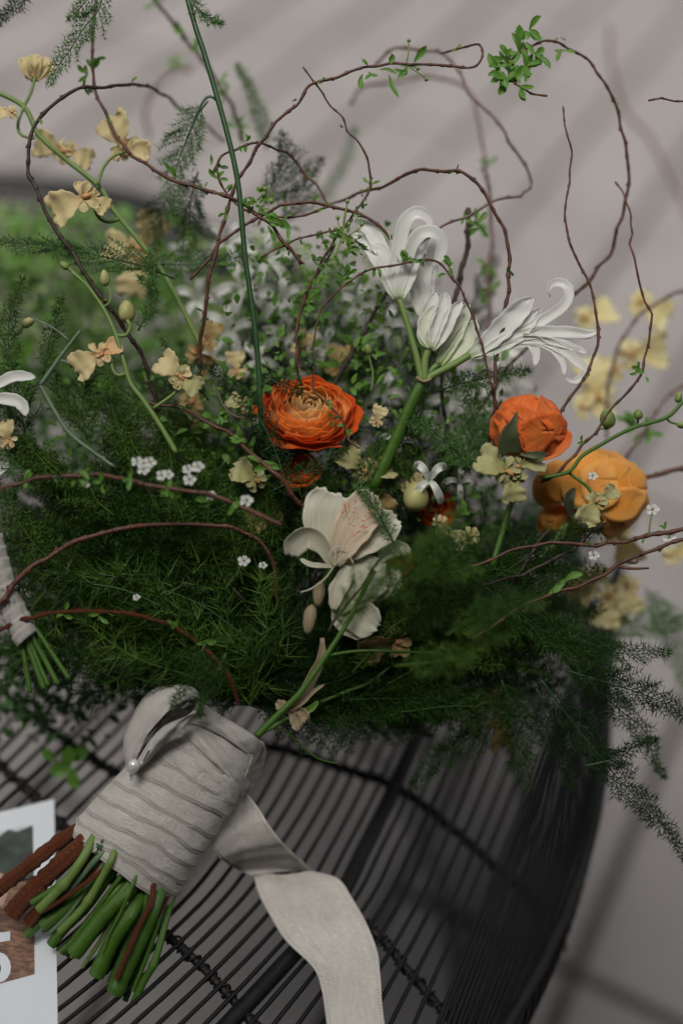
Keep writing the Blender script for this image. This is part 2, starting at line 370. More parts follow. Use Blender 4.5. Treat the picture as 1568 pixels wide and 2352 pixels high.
for i in range(-22, 20):
    off = 0 if i == -1 else (i * 0.37 % 1) * PL
    for k in range(-8, 9):
        p = bw * (v0 + i * PW) + aw * (u0 + off + k * PL)
        c = p + bw * PW / 2 + aw * PL / 2
        d = c - CAMPOS; X, Y, Z = d @ RT, d @ UP, d @ FW
        if Z < .15 or abs(X / Z * FP) > 1700 or not -2800 < Y / Z * FP < 1500: continue
        o = bpy.data.objects.new('paving_slab', sm); COL.objects.link(o); o.parent = g
        o.location = (p[0], p[1], random.uniform(-.0015, .0015)); o.rotation_euler = (random.uniform(-.002, .002), random.uniform(-.002, .002), ang)

# ------------------------------------------------------------------ the wire table
tab = thing('wire_table', 'black wire table with lashed cross rods standing on the grey paving under the bouquets', 'table', T(800, 1500, -2200 * .99))
YS = np.array([1150, 1250, 1350, 1450, 1550, 1650, 1750, 1850, 1950, 2050, 2150, 2250, 2352, 2450.])
def gx(pts):
    pts = sorted(pts, key=lambda p: p[1]); ys = [p[1] for p in pts]; xs = [p[0] for p in pts]
    out = np.interp(YS, ys, xs)
    s0 = (xs[1] - xs[0]) / (ys[1] - ys[0]); out = np.where(YS < ys[0], xs[0] + (YS - ys[0]) * s0, out)
    s1 = (xs[-1] - xs[-2]) / (ys[-1] - ys[-2]); return np.where(YS > ys[-1], xs[-1] + (YS - ys[-1]) * s1, out)
G = [gx([(430, 1550), (282, 1710), (128, 1854), (0, 1985), (-140, 2110)]),
     gx([(750, 1550), (700, 1650), (648, 1750), (590, 1850), (520, 1950), (440, 2050), (335, 2150), (220, 2250), (90, 2352)]),
     gx([(1070, 1450), (1015, 1560), (954, 1693), (904, 1813), (834, 1953), (794, 2038), (735, 2120), (670, 2195), (540, 2335)]),
     gx([(1350, 1450), (1290, 1600), (1224, 1780), (1064, 2190), (1005, 2352)]),
     gx([(1420, 1350), (1398, 1550), (1385, 1700), (1350, 1900), (1270, 2130), (1180, 2352)])]
EXT = [0, 0, 0, 40, 190]
def wire_pts(a, b, f, jit=0.):
    xs = G[a] * (1 - f) + G[b] * f + jit * np.sin(YS / 170 + a + f * 9)
    ex = EXT[a] * (1 - f) + EXT[b] * f if b < 4 else EXT[3] + (EXT[4] - EXT[3]) * f ** 1.7
    return np.array([Cp(x, y, Tz(min(x, 1250), y) + ex) for x, y in zip(xs, YS)])
for a, b, n in ((0, 1, 9), (1, 2, 8), (2, 3, 9), (3, 4, 15)):
    for k in range(n):
        if a == 2 and k == 0: continue
        f = k / n
        MB().tube(resample(wire_pts(a, b, f, rng.uniform(-3, 3)), 22), 5.6, 8, wob=.03).build('wire', M['table'], tab)
for k in range(1, 12):      # wires left of the first guide
    P = np.array([T(x - 44 * k, y) for x, y in zip(G[0], YS)])
    MB().tube(resample(P, 22), 5.6, 8, wob=.03).build('wire', M['table'], tab)
MB().tube(resample(wire_pts(4, 4, 0), 22), 12, 8).build('wire', M['table'], tab, label='outermost wire at the turned down edge of the table')
MB().tube(resample(np.array([T(x, y, -8) for x, y in zip(G[2], YS)]), 20), 21, 12).build('frame_rod', M['table'], tab, label='thick tapering rod carrying the wires')
def binder(pts, ext=None, r=11):
    P = np.array([Cp(x, y, Tz(min(x, 1250), y, -14) + (0 if ext is None else e)) for (x, y), e in zip(pts, ext or [0] * len(pts))])
    P = resample(P, 10)
    o = MB().tube(P, r * (1 + .08 * np.sin(np.arange(len(P)) * 1.3)), 8, wob=.05).build('cross_rod', M['rope'], tab)
    Q = resample(P, 2.5); Tn, N, B = frames(Q)
    s = np.arange(len(Q)) * 2.5
    ph = 2 * np.pi * (s / 20 + .35 * np.sin(2 * np.pi * s / 52))
    H = Q + (r + 3) * (N * np.cos(ph)[:, None] + B * np.sin(ph)[:, None]) * (1 + .16 * np.sin(s / 9)[:, None])
    c = MB().tube(H, 3.4, 5).build('lashing', M['rope'], o)
    return o
binder([(-60, 1700), (0, 1757), (86, 1837), (180, 1935), (280, 2040), (373, 2138), (455, 2212), (540, 2303), (600, 2375)])
binder([(30, 1610), (153, 1703), (282, 1786), (480, 1900), (640, 2000), (849, 2133), (940, 2235), (1034, 2343), (1090, 2410)], [0, 0, 0, 0, 0, 20, 60, 110, 150])
binder([(430, 1655), (520, 1685), (615, 1713), (700, 1735), (784, 1765), (884, 1797), (984, 1858), (1134, 1988), (1234, 2083), (1290, 2180)], [0, 0, 0, 0, 0, 0, 40, 140, 260, 400])
MB().tube(resample(np.array([T(x, y, -10) for x, y in [(640, 1655), (800, 1642), (900, 1655), (1000, 1690)]]), 20), 8, 8).build('cross_rod', M['table'], tab)
# the far rim and the wires beneath it
for k in range(13):
    dy = k * 17; dx = k * 4
    P = np.array([T(x + dx, y + dy, 0 if k == 0 else -10 * k) for x, y in [(-160, 400), (0, 412), (150, 425), (300, 452), (420, 500), (520, 560), (600, 640)]])
    MB().tube(resample(P, 60), 30 if k == 0 else 10, 8).build('rim' if k == 0 else 'wire', M['table'], tab)
# the upright wires of the drum side, down to the floor, with two hoops
TC, TR = np.array([-.2988, .5709]), .4675
def tocam(W):
    d = (np.asarray(W) - CAMPOS) / SU
    return np.stack([d @ RT, d @ UP, d @ FW], -1)
rest = MB()
for k in range(320):
    a = 2 * math.pi * k / 320
    prof = [(.446, .0), (.43, .003), (.40, .004), (.3, -.002), (.15, -.012), (.03, -.02), (.004, -.02)]
    P = np.array([[TC[0] + (TR + dr) * math.cos(a), TC[1] + (TR + dr) * math.sin(a), h] for h, dr in prof])
    if -.9 < math.sin(a) < .45 and math.cos(a) > 0: MB().tube(resample(tocam(P), 160), 6.5, 6, cap=False).build('wire', M['table'], tab)
    else: rest.tube(resample(tocam(P), 400), 6.5, 5, cap=False)
rest.build('drum_wires', M['table'], tab, kind='stuff')
for h, dr in ((.25, -.006), (.012, -.02), (.447, 0)):
    A = np.linspace(0, 2 * math.pi, 90)
    P = np.stack([TC[0] + (TR + dr) * np.cos(A), TC[1] + (TR + dr) * np.sin(A), np.full(90, h)], 1)
    MB().tube(tocam(P), 16, 8, cap=False).build('hoop', M['table'], tab)

# ------------------------------------------------------------------ plant builders
def twig_tube(mb, P, r0, r1, node=34, k=7):
    n = len(P); t = np.linspace(0, 1, n); R = .72 * (r0 + (r1 - r0) * t)
    R = R * (1 + .05 * rng.standard_normal(n))
    step = np.linalg.norm(P[1] - P[0])
    Tn, N, B = frames(P)
    s = node * .5
    L = step * n
    while s < L - 5:
        i = min(n - 1, int(s / step)); R[i] *= 1.32
        if i > 0: R[i - 1] *= 1.08
        a = rng.uniform(0, 6.28); d = N[i] * math.cos(a) + B[i] * math.sin(a)
        q = P[i] + d * R[i] * .6; tip = q + (d * .6 + Tn[i] * .9) * (R[i] * .7 + 2.2) * rng.uniform(.5, 1.3)
        mb.tube(np.array([q, (q + tip) / 2, tip]), [R[i] * .55, R[i] * .5, R[i] * .15], 5)
        s += node * rng.uniform(.6, 1.4)
    mb.tube(P, R, k)
    return mb

def petal_grid(P, W, face, prof, cup=.25, ruf=0., nu=9, nv=16, lobes=4, roll=0., asym=0., seed=None):
    r = np.random.default_rng(seed if seed is not None else rng.integers(1 << 30))
    C = resample(P, max(1., np.linalg.norm(np.diff(P, axis=0), axis=1).sum() / (nv - 1)))
    C = np.stack([np.interp(np.linspace(0, 1, nv), np.linspace(0, 1, len(C)), C[:, k]) for k in range(3)], 1)
    Tn = tang(C); f = nrm(np.asarray(face, float))
    side = nrm(np.cross(Tn, f[None])); nor = np.cross(side, Tn)
    t = np.linspace(0, 1, nv); ww = W / 2 * np.interp(t, *prof)
    s = np.linspace(-1, 1, nu)
    G = C[:, None] + side[:, None] * (ww[:, None] * s[None])[..., None]
    cupz = cup * ww[:, None] * (s[None] ** 2 - .3)
    ph = r.uniform(0, 6.28, 4)
    rf = ruf * W * (np.abs(s[None]) ** 2 + .8 * t[:, None] ** 3) * (.7 * np.sin(lobes * 1.3 * np.pi * t[:, None] + ph[0] + 1.5 * s[None]) + .7 * np.sin(lobes * 1.1 * s[None] + ph[1] + 2 * t[:, None]) + .35 * np.sin(lobes * 2.3 * s[None] + ph[2]) + .3 * np.sin(9 * t[:, None] * lobes * .5 + ph[2] * s[None]))
    edge = ruf * W * .5 * np.abs(s[None]) ** 3 * np.sin(lobes * 7 * t[:, None] + ph[3])
    G = G + nor[:, None] * (cupz + rf)[..., None] + side[:, None] * (np.sign(s)[None] * edge)[..., None]
    tip = ruf * W * 1.1 * (t[:, None] ** 4) * (np.sin(lobes * 1.9 * s[None] + ph[2]) + .7 * np.sin(lobes * 3.7 * s[None] + ph[1]))
    return G + Tn[:, None] * tip[..., None]
LEAFP = ([0, .15, .5, .75, .92, 1], [.12, .5, 1, .9, .5, .06])
STRAP = ([0, .2, .5, .8, .93, 1], [.35, .7, 1, .9, .6, .12])
OBOV = ([0, .15, .4, .7, .88, .97, 1], [.12, .25, .6, 1, .92, .6, .3])
FAN = ([0, .15, .4, .75, .93, 1], [.2, .3, .75, 1.0, .9, .62])
WIDE = ([0, .2, .5, .8, .95, 1], [.35, .75, 1.0, .95, .65, .4])

def petal(parent, pts, W, mt, face=(0, 0, -1), prof=STRAP, cup=.25, ruf=.02, z=0., z1=None, name='petal', lobes=4, nu=9, nv=16, label=None):
    P = path(pts, z, z1) if len(pts[0]) <= 3 and not isinstance(pts, np.ndarray) else pts
    o = MB().sheet(petal_grid(P, W, face, prof, cup, ruf, nu, nv, lobes)).build(name, M[mt], parent, solid=.6)
    if label: o['label'] = label
    return o

def leaf_at(parent, base, d, L, W, mt='leaf', name='leaf'):
    d = nrm(np.asarray(d, float)); up = nrm(np.cross(d, rng.standard_normal(3)))
    bend = nrm(rng.standard_normal(3)) * L * .15
    P = np.array([base, base + d * L * .5 + bend, base + d * L])
    f = np.array([rng.uniform(-.5, .5), rng.uniform(-.3, .7), -1])
    return MB().sheet(petal_grid(P, W, f, LEAFP, .35, .01, 5, 9, 2)).build(name, M[mt], parent)

def leaves(parent, x, y, z, n, L, mt='leaf', spread=1.0, dirv=None):
    for i in range(n):
        a = rng.uniform(0, 6.28); d = np.array([math.cos(a), math.sin(a), rng.uniform(-.6, .3)])
        if dirv is not None: d = d * .7 + np.array([dirv[0], -dirv[1], 0])
        leaf_at(parent, Cp(x + rng.uniform(-5, 5) * spread, y + rng.uniform(-5, 5) * spread, z + rng.uniform(-4, 4)), d, L * rng.uniform(.55, 1.15), L * rng.uniform(.28, .42), mt)

def blob_path(c, d, L, R, n=9):
    t = np.linspace(0, 1, n); d = nrm(np.asarray(d, float))
    P = c + d * (t[:, None] - .0) * L
    return P, R * np.sqrt(np.clip(1 - (2 * t - 1) ** 2, .02, 1)) * (1 - .25 * t)
def bud(parent, x, y, z, dx, dy, L, R, mt='bud', name='bud'):
    P, rr = blob_path(Cp(x, y, z), (dx, -dy, -.15), L, R, 10)
    mb = MB(); mb.tube(P, rr, 12)
    V = mb.v[0]; c = P.mean(0); 
    ax = nrm(P[-1] - P[0]); rel = V - P[0]; al = rel @ ax; rad = rel - al[:, None] * ax
    b1 = nrm(np.cross(ax, [0, 0, 1.])); b2 = np.cross(ax, b1)
    th = np.arctan2(rad @ b2, rad @ b1)
    mb.v[0] = P[0] + al[:, None] * ax + rad * (1 + .10 * np.cos(3 * th + al / L * 2.0))[:, None]
    return mb.build(name, M[mt], parent)

def needles(P0, D, L, w):
    """three-sided spikes"""
    n = len(P0); a = nrm(np.cross(D, rng.standard_normal((n, 3)))); b = np.cross(D, a)
    w = np.broadcast_to(w, (n,))[:, None]
    V = np.stack([P0 + a * w, P0 - .5 * a * w + .87 * b * w, P0 - .5 * a * w - .87 * b * w, P0 + D * L[:, None]], 1)
    i = np.arange(n)[:, None, None] * 4
    Tr = (np.array([[0, 1, 3], [1, 2, 3], [2, 0, 3]])[None] + i).reshape(-1, 3)
    return V.reshape(-1, 3), Tr

def frond_geo(P, blen, bstep, nlen, wh=5, nstep=7, nw=1.5, spread=.5, alpha=(.7, 1.2), r0=2.6, droop=0., mbs=None, mbn=None, taper=.8):
    C = resample(P, bstep); Tn = tang(C); n = len(C)
    mbs.tube(resample(P, 14), np.linspace(r0, .8, len(resample(P, 14))), 5)
    cam_ = np.array([0, 0, -1.])
    starts, dirs = [], []
    for i in range(max(1, int(n * .08)), n):
        t = i / (n - 1)
        for sd in ((1, -1) if nlen < 40 else (rng.choice([-1, 1]),)):
            e1 = nrm(np.cross(Tn[i], cam_)); e2 = np.cross(e1, Tn[i])
            be = rng.normal(0, spread); al = rng.uniform(*alpha)
            d = Tn[i] * math.cos(al) + (sd * e1 * math.cos(be) + e2 * math.sin(be)) * math.sin(al)
            L = blen * ((1 - t) ** taper * .9 + .12) * rng.uniform(.6, 1.15) * min(1, .3 + t * 4)
            m_ = max(2, int(L / nstep))
            tt = np.linspace(0, 1, m_ + 1)[:, None]
            bp = C[i] + d * tt * L + Tn[i] * (tt ** 2) * L * .35 + DN * (tt ** 2) * L * droop
            mbs.tube(bp[::max(1, m_ // 3)] if m_ > 3 else bp, .85, 3, cap=False)
            starts.append(bp[1:] if m_ > 1 else bp); dirs.append(tang(bp)[1:] if m_ > 1 else tang(bp))
    tipn = int(n * .5)
    starts.append(C[tipn:]); dirs.append(Tn[tipn:])
    S = np.repeat(np.vstack(starts), wh, 0); D = np.repeat(np.vstack(dirs), wh, 0)
    rnd = rng.standard_normal(S.shape); per = nrm(rnd - D * np.sum(rnd * D, 1, keepdims=True))
    DD = nrm(D * rng.uniform(.35, 1.1, (len(S), 1)) + per)
    L = nlen * rng.uniform(.55, 1.15, len(S))
    V, Tr = needles(S, DD, L, nw * rng.uniform(.8, 1.2, len(S)))
    mbn.add(V, None, Tr)

def frond(label, pts, blen=60, bstep=16, nlen=15, wh=5, mt='fern', z=0., z1=None, group='asparagus fern fronds of the bouquet', cat='fern', stem='stem_dark', **kw):
    P = path(pts, z, z1)
    t = thing('fern_frond', label, cat, P[0], group)
    a, b = MB(), MB()
    if nlen < 40: frond_geo(P, blen * 1.1, bstep, nlen * 1.2, wh + 1, mbs=a, mbn=b, **{**dict(nstep=6, nw=.95, spread=.45), **kw})
    else: frond_geo(P, blen, bstep, nlen, wh, mbs=a, mbn=b, **kw)
    a.build('stem', M[stem], t); b.build('needles', M[mt], t, smooth=False, kind='stuff')
    return t

# ------------------------------------------------------------------ bulk fern
BP_ = (575, 1620)
def bulk(name, label, zones, mt, stem='stem_dark'):
    a, b = MB(), MB()
    for (x0, x1, y0, y1, z0, z1, cnt, kw) in zones:
        for i in range(cnt):
            x, y, z = rng.uniform(x0, x1), rng.uniform(y0, y1), rng.uniform(z0, z1)
            dx, dy = BP_[0] - x, BP_[1] - y; L = math.hypot(dx, dy) + 1
            ll = kw.get('len', 380) * rng.uniform(.7, 1.2); f = min(1, ll / L)
            sx, sy, sz = x + dx * f, y + dy * f, z + (60 - z) * f * .5
            c = rng.uniform(-.22, .22) * ll
            mx, my = (x + sx) / 2 - dy / L * c, (y + sy) / 2 + dx / L * c - ll * .06
            k2 = {k: v for k, v in kw.items() if k != 'len'}
            frond_geo(path([(sx, sy, sz), (mx, my, (z + sz) / 2 - 15), (x, y, z)]), mbs=a, mbn=b, **k2)
    a.add(b.v[0][:0]); 
    V = np.vstack(b.v); n0 = a.n
    a.add(V, None, np.vstack(b.t))
    o = a.build(name, M[mt], None, smooth=False, kind='stuff'); o['label'] = label; o['category'] = 'fern'
    return o
SH = dict(blen=80, bstep=16, nlen=18, wh=7, nstep=7, nw=1.05)
LG = dict(blen=60, bstep=26, nlen=62, wh=5, nstep=18, nw=1.25, alpha=(.5, 1.2), r0=2.2)
bulk('fern_foliage', 'dense dark green feathery fern filling the left side of the bouquet', [
    (-40, 560, 980, 1330, 60, 420, 58, SH), (-40, 300, 1000, 1200, 20, 120, 10, SH)], 'fern')
bulk('fern_foliage', 'long thin bright needles of fern spreading left above the wrapped handle', [
    (20, 700, 1290, 1560, -20, 260, 44, LG), (-60, 260, 1340, 1500, 90, 260, 14, LG), (150, 620, 1340, 1500, 200, 420, 14, LG)], 'fern')
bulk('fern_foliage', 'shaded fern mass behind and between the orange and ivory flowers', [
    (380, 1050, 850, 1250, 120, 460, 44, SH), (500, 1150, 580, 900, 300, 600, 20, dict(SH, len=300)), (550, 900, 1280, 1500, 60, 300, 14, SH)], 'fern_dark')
bulk('fern_foliage', 'fern mass on the right below the apricot flower', [
    (880, 1420, 1200, 1620, 60, 420, 54, SH), (850, 1250, 1560, 1700, 60, 300, 10, dict(SH, droop=.4))], 'fern')
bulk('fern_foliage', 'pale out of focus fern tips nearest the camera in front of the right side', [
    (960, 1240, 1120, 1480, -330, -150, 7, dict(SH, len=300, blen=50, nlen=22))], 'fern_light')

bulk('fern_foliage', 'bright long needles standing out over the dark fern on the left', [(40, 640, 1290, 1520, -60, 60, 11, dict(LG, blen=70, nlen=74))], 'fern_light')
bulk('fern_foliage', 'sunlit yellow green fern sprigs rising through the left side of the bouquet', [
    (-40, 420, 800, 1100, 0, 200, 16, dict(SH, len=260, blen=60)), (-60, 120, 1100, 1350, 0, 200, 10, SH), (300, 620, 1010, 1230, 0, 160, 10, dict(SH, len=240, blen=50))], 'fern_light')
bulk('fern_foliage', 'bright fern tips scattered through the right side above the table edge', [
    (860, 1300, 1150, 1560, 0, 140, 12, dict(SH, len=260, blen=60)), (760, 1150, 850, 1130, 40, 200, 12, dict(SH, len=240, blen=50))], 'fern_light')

# ------------------------------------------------------------------ single fern fronds (traced)
frond('feathery frond hanging in front of the upper left twig from the top edge', [(238, -30), (228, 20), (195, 62), (158, 120), (135, 150), (116, 188)], 46, 11, 14, 5, 'fern_blue', 20, 10, spread=.3)
frond('short feathery tuft at the top left beside the hanging frond', [(215, -30), (200, 0), (178, 25), (160, 42)], 26, 10, 13, 5, 'fern_blue', 20)
frond('dark frond tip crossing the extreme top left corner', [(70, -40), (35, 10), (-10, 60)], 26, 9, 16, 5, 'fern_dark', 80)
frond('small feathery tip to the right of the tall green stem at the top edge', [(438, -10), (455, 25), (478, 42), (506, 52)], 22, 8, 16, 5, 'fern_blue', 0)
frond('blurred slim frond standing above the white flowers between the two top twigs', [(612, 345), (595, 260), (570, 195), (547, 155)], 26, 9, 18, 5, 'fern_blue', 420)
frond('drooping frond hanging from the arched side shoot of the tall green stem', [(478, 232), (452, 268), (425, 330), (405, 390), (400, 460), (410, 500)], 62, 12, 17, 5, 'fern_blue', 60, 190)
frond('soft frond hanging beside the tall green stem towards the cream orchid', [(455, 395), (440, 450), (436, 520), (430, 590)], 60, 12, 17, 5, 'fern', 160, 240)
frond('frond hanging left of the tall stem over the blurred rim', [(395, 430), (370, 480), (350, 520), (360, 570)], 60, 14, 17, 4, 'fern', 260)
frond('frond behind the brown loop of twig at upper centre', [(600, 480), (640, 420), (660, 370), (650, 315)], 66, 13, 17, 5, 'fern', 200)
frond('frond leaning right behind the brown loop of twig', [(640, 520), (690, 450), (710, 400), (735, 370)], 50, 13, 17, 5, 'fern', 260)
frond('faint blurred frond right of the upper centre twigs', [(720, 480), (770, 410), (800, 350), (815, 300)], 30, 14, 16, 4, 'fern_blue', 700)
frond('flat frond lying across the left side above the orchid buds', [(400, 640), (330, 612), (240, 590), (140, 568), (60, 560), (-20, 552)], 70, 11, 12, 5, 'fern_blue', 60, -10, spread=.35, alpha=(.35, .7))
frond('frond continuing right of the flat left frond under the blurred orchid', [(330, 600), (420, 608), (500, 600), (560, 590)], 50, 12, 15, 5, 'fern_blue', 120)
frond('small frond tip pointing down beside the orchid bud', [(345, 560), (348, 600), (352, 640), (358, 682)], 18, 7, 16, 5, 'fern_blue', 10)
frond('curling thin frond beside the fat orchid bud', [(318, 760), (335, 725), (350, 690), (345, 660), (325, 640)], 26, 9, 22, 4, 'fern_blue', 10)
frond('upright light frond at the left edge over the second bouquet', [(30, 850), (20, 780), (25, 720), (50, 645)], 34, 11, 20, 4, 'fern_light', 10)
frond('upright light frond beside the grey green stem', [(100, 860), (110, 800), (125, 750), (140, 690)], 36, 11, 20, 4, 'fern_light', 10)
frond('bushy light frond behind the grey green stem', [(200, 1010), (190, 940), (200, 870), (215, 830)], 60, 13, 20, 4, 'fern_light', 60)
frond('bushy frond left of the crossed green stems', [(60, 1000), (45, 930), (30, 880), (20, 830)], 60, 13, 20, 4, 'fern', 40)
frond('frond reaching left over the dark gap under the buds', [(480, 920), (440, 870), (410, 830), (372, 780)], 24, 10, 16, 5, 'fern_blue', 20)
frond('dark sharp frond crossing the left edge of the big orange flower', [(660, 1120), (630, 1030), (595, 960), (550, 905), (510, 865), (455, 835)], 40, 12, 15, 4, 'fern_dark', -30)
frond('frond tip lying over the front of the big orange flower', [(600, 890), (620, 870), (645, 885), (690, 900)], 26, 9, 14, 5, 'fern_dark', -40)
frond('frond under the big orange flower reaching right', [(620, 1130), (680, 1100), (740, 1062), (790, 1035)], 36, 12, 15, 4, 'fern', -30)
frond('blue green frond tip left of the thick white flower stem', [(1080, 1080), (1040, 1030), (985, 985), (925, 962)], 40, 10, 17, 5, 'fern_blue', 20)
frond('blue green frond crossing behind the coral bud', [(1000, 900), (1060, 880), (1130, 866), (1210, 852)], 34, 11, 20, 5, 'fern_blue', 60)
frond('bushy blue frond between the thick stem and the coral bud', [(1060, 1100), (1080, 1010), (1090, 940), (1070, 890)], 62, 12, 20, 5, 'fern_blue', 100)
frond('feathery frond crossing the speckled ivory flower', [(905, 1250), (880, 1200), (850, 1150), (820, 1120)], 26, 10, 15, 5, 'fern_blue', -70)
frond('long frond sweeping right under the apricot flower', [(1010, 1300), (1100, 1340), (1220, 1430), (1330, 1500), (1420, 1560)], 85, 14, 18, 5, 'fern', -60, 60)
frond('frond branch reaching the right edge below the twigs', [(1180, 1440), (1300, 1460), (1420, 1500), (1530, 1498)], 62, 12, 18, 5, 'fern', 20, 60)
frond('frond with sharp tips at the right edge', [(1300, 1540), (1400, 1570), (1490, 1600), (1590, 1650)], 62, 12, 19, 5, 'fern_dark', 20)
frond('lowest frond trailing down the right edge', [(1240, 1560), (1330, 1680), (1420, 1790), (1480, 1850), (1540, 1920), (1580, 1980)], 62, 13, 19, 5, 'fern_dark', 60, 10)
frond('frond curving down to the right of the table edge', [(1300, 1520), (1410, 1620), (1480, 1680), (1500, 1740), (1520, 1780)], 46, 12, 18, 5, 'fern', 80, 120)
frond('frond tip pointing up beside the table edge', [(1340, 1760), (1420, 1740), (1460, 1710), (1500, 1700)], 34, 9, 16, 5, 'fern_dark', 20)
frond('hanging frond over the right wires of the table', [(1150, 1560), (1180, 1640), (1190, 1720), (1205, 1800)], 70, 13, 20, 5, 'fern', 120)
frond('hanging frond over the thick rod of the table', [(1100, 1620), (1080, 1690), (1010, 1740), (950, 1800)], 50, 12, 20, 5, 'fern', 120)
frond('second hanging frond next to the thick rod', [(1230, 1580), (1260, 1660), (1300, 1740), (1310, 1800)], 56, 12, 20, 5, 'fern_dark', 140)
frond('short dark frond lying on the wires left of the thick rod', [(1040, 1650), (960, 1640), (900, 1610), (860, 1580)], 44, 11, 16, 6, 'fern_dark', 140)
frond('long fern fan spreading left over the dark gap beside the wrap', [(600, 1500), (480, 1400), (360, 1350), (240, 1320), (120, 1310)], 80, 20, 66, 5, 'fern_light', 0, -30, nstep=18)
frond('long needled fern above the second ribbon', [(420, 1420), (300, 1360), (200, 1340), (80, 1330), (20, 1370)], 70, 20, 62, 5, 'fern', -30, nstep=18)
frond('long needled fern trailing over the second bundle of stems', [(200, 1330), (130, 1390), (90, 1440), (70, 1500)], 60, 16, 70, 5, 'fern_light', -20, nstep=18)
frond('fine fern hanging over the top loop of the wrap', [(470, 1480), (450, 1540), (425, 1580), (398, 1618)], 24, 9, 18, 4, 'fern', -120)
frond('second fine fern hanging over the top loop of the wrap', [(520, 1500), (490, 1560), (470, 1590), (458, 1640)], 24, 9, 18, 4, 'fern', -120)
frond('soft frond hanging right of the speckled flower', [(1000, 1180), (1010, 1280), (990, 1380), (960, 1450)], 90, 15, 18, 5, 'fern', -120)
frond('blurred frond at the far right edge above the paving', [(1390, 1470), (1450, 1440), (1520, 1430), (1600, 1440)], 60, 14, 20, 4, 'fern_blue', 420)
frond('blurred frond drooping at the far right edge', [(1480, 1350), (1540, 1450), (1560, 1520), (1590, 1600)], 60, 14, 20, 4, 'fern_blue', 500)

# ------------------------------------------------------------------ brown twigs (traced)
def twig(label, pts, r0=4.5, r1=3, z=0., z1=None, mt='bark', lv=(), name='twig', group='curly brown twigs of the bouquet', node=34, spurs=()):
    P = path(pts, z, z1); t = thing(name, label, 'twig', P[0], group)
    C = resample(P, 9)
    kink = rng.standard_normal((len(C) // 4 + 2, 3)) * 2.6
    ii = np.linspace(0, len(kink) - 1.01, len(C)); k0 = ii.astype(int); fr = (ii - k0)[:, None]
    C = C + kink[k0] * (1 - fr) + kink[np.minimum(k0 + 1, len(kink) - 1)] * fr
    mb = twig_tube(MB(), C, r0, r1, node)
    for sp in spurs:
        Qs = resample(path(sp, z if z1 is None else (z + z1) / 2), 6); mb.tube(Qs, np.linspace(r1 * .8, r1 * .5, len(Qs)), 5)
    mb.build('stem', M[mt], t)
    for i in range(6, len(C) - 2):
        px, py = 784 + C[i][0] / C[i][2] * FP, 1176 - C[i][1] / C[i][2] * FP
        if C[i][2] - FP < 160 and ((380 < py < 900 and 450 < px < 1200 and rng.random() < .10) or rng.random() < .018):
            leaves(t, px, py, C[i][2] - FP - 2, int(rng.integers(1, 4)), rng.uniform(12, 22), rng.choice(['leaf', 'leaf_bright', 'leaf_dark']))
    for (x, y, n, L, *rest) in lv:
        dd = np.linalg.norm(C[:, :2] / (C[:, 2:3] / FP) - np.array([x - 784, 1176 - y]), axis=1)
        zz = C[dd.argmin()][2] - FP
        leaves(t, x, y, zz - 2, n, L, rest[0] if rest else 'leaf')
    return t
twig('arching twig over the top centre with a hooked tip and small green leaves', [(455, 880, 60), (464, 770, 30), (480, 640), (500, 560), (525, 480), (548, 415), (575, 370), (595, 330), (645, 275), (690, 225), (720, 195), (784, 170), (854, 150), (934, 144), (984, 148), (1059, 157), (1094, 150), (1109, 125), (1099, 103, 20), (1074, 107, 50), (1009, 120, 120)], 6.5, 3.2, 0, None, 'bark',
     [(672, 235, 2, 14, 'sepal'), (735, 190, 3, 14)])
t = thing('leafy_sprig', 'green leaves and tiny round buds on the top arching twig', 'leaf sprig', Cp(900, 148, 0), 'leaf sprigs on the twigs')
for (x, y, dx, dy, L, W) in [(834, 150, -.3, 1, 0, 0), (832, 170, 0, 1, 36, 13), (845, 150, -.6, -.6, 18, 9), (895, 148, .2, -1, 22, 16), (950, 143, .8, -1, 42, 17), (935, 150, -.7, 1, 36, 14), (893, 172, .4, 1, 56, 13), (870, 160, 1, .3, 40, 8), (845, 165, .6, .3, 24, 10), (905, 158, .7, .2, 30, 11), (855, 172, -.5, .4, 20, 9)]:
    if L: leaf_at(t, Cp(x, y, -4), (dx, -dy, -.2), L * 1.1, W, 'leaf')
for (x, y, x2, y2) in [(934, 140, 938, 95), (940, 155, 975, 178), (920, 150, 955, 155)]:
    MB().tube(resample(path([(x, y), ((x + x2) / 2 + 2, (y + y2) / 2), (x2, y2)]), 6), 1.8, 5).build('stalk', M['stem_light'], t)
    bud(t, x2, y2 + 2, 0, (x2 - x) * .1, (y2 - y) * .1, 9, 5, 'bud_green')
twig('blurred twig dropping from the hooked tip and looping back to the white flower', [(860, 150), (905, 112), (1009, 120), (1054, 165), (1074, 210), (1104, 240), (1134, 270), (1184, 345), (1214, 395), (1219, 425), (1199, 445, 200), (1134, 465, 150), (1064, 500, 70), (1016, 525, 30), (960, 560, 20)], 6, 4, 330, 200, 'bark_pale')
twig('faint twig falling through the upper right centre behind the others', [(804, 240), (834, 200), (934, 182), (1009, 180), (1074, 205), (1094, 260), (1109, 350), (1119, 435), (1125, 520), (1130, 620), (1125, 720)], 6.5, 5, 620, 480, 'bark_pale', [(1120, 375, 3, 30, 'leaf_bright')])
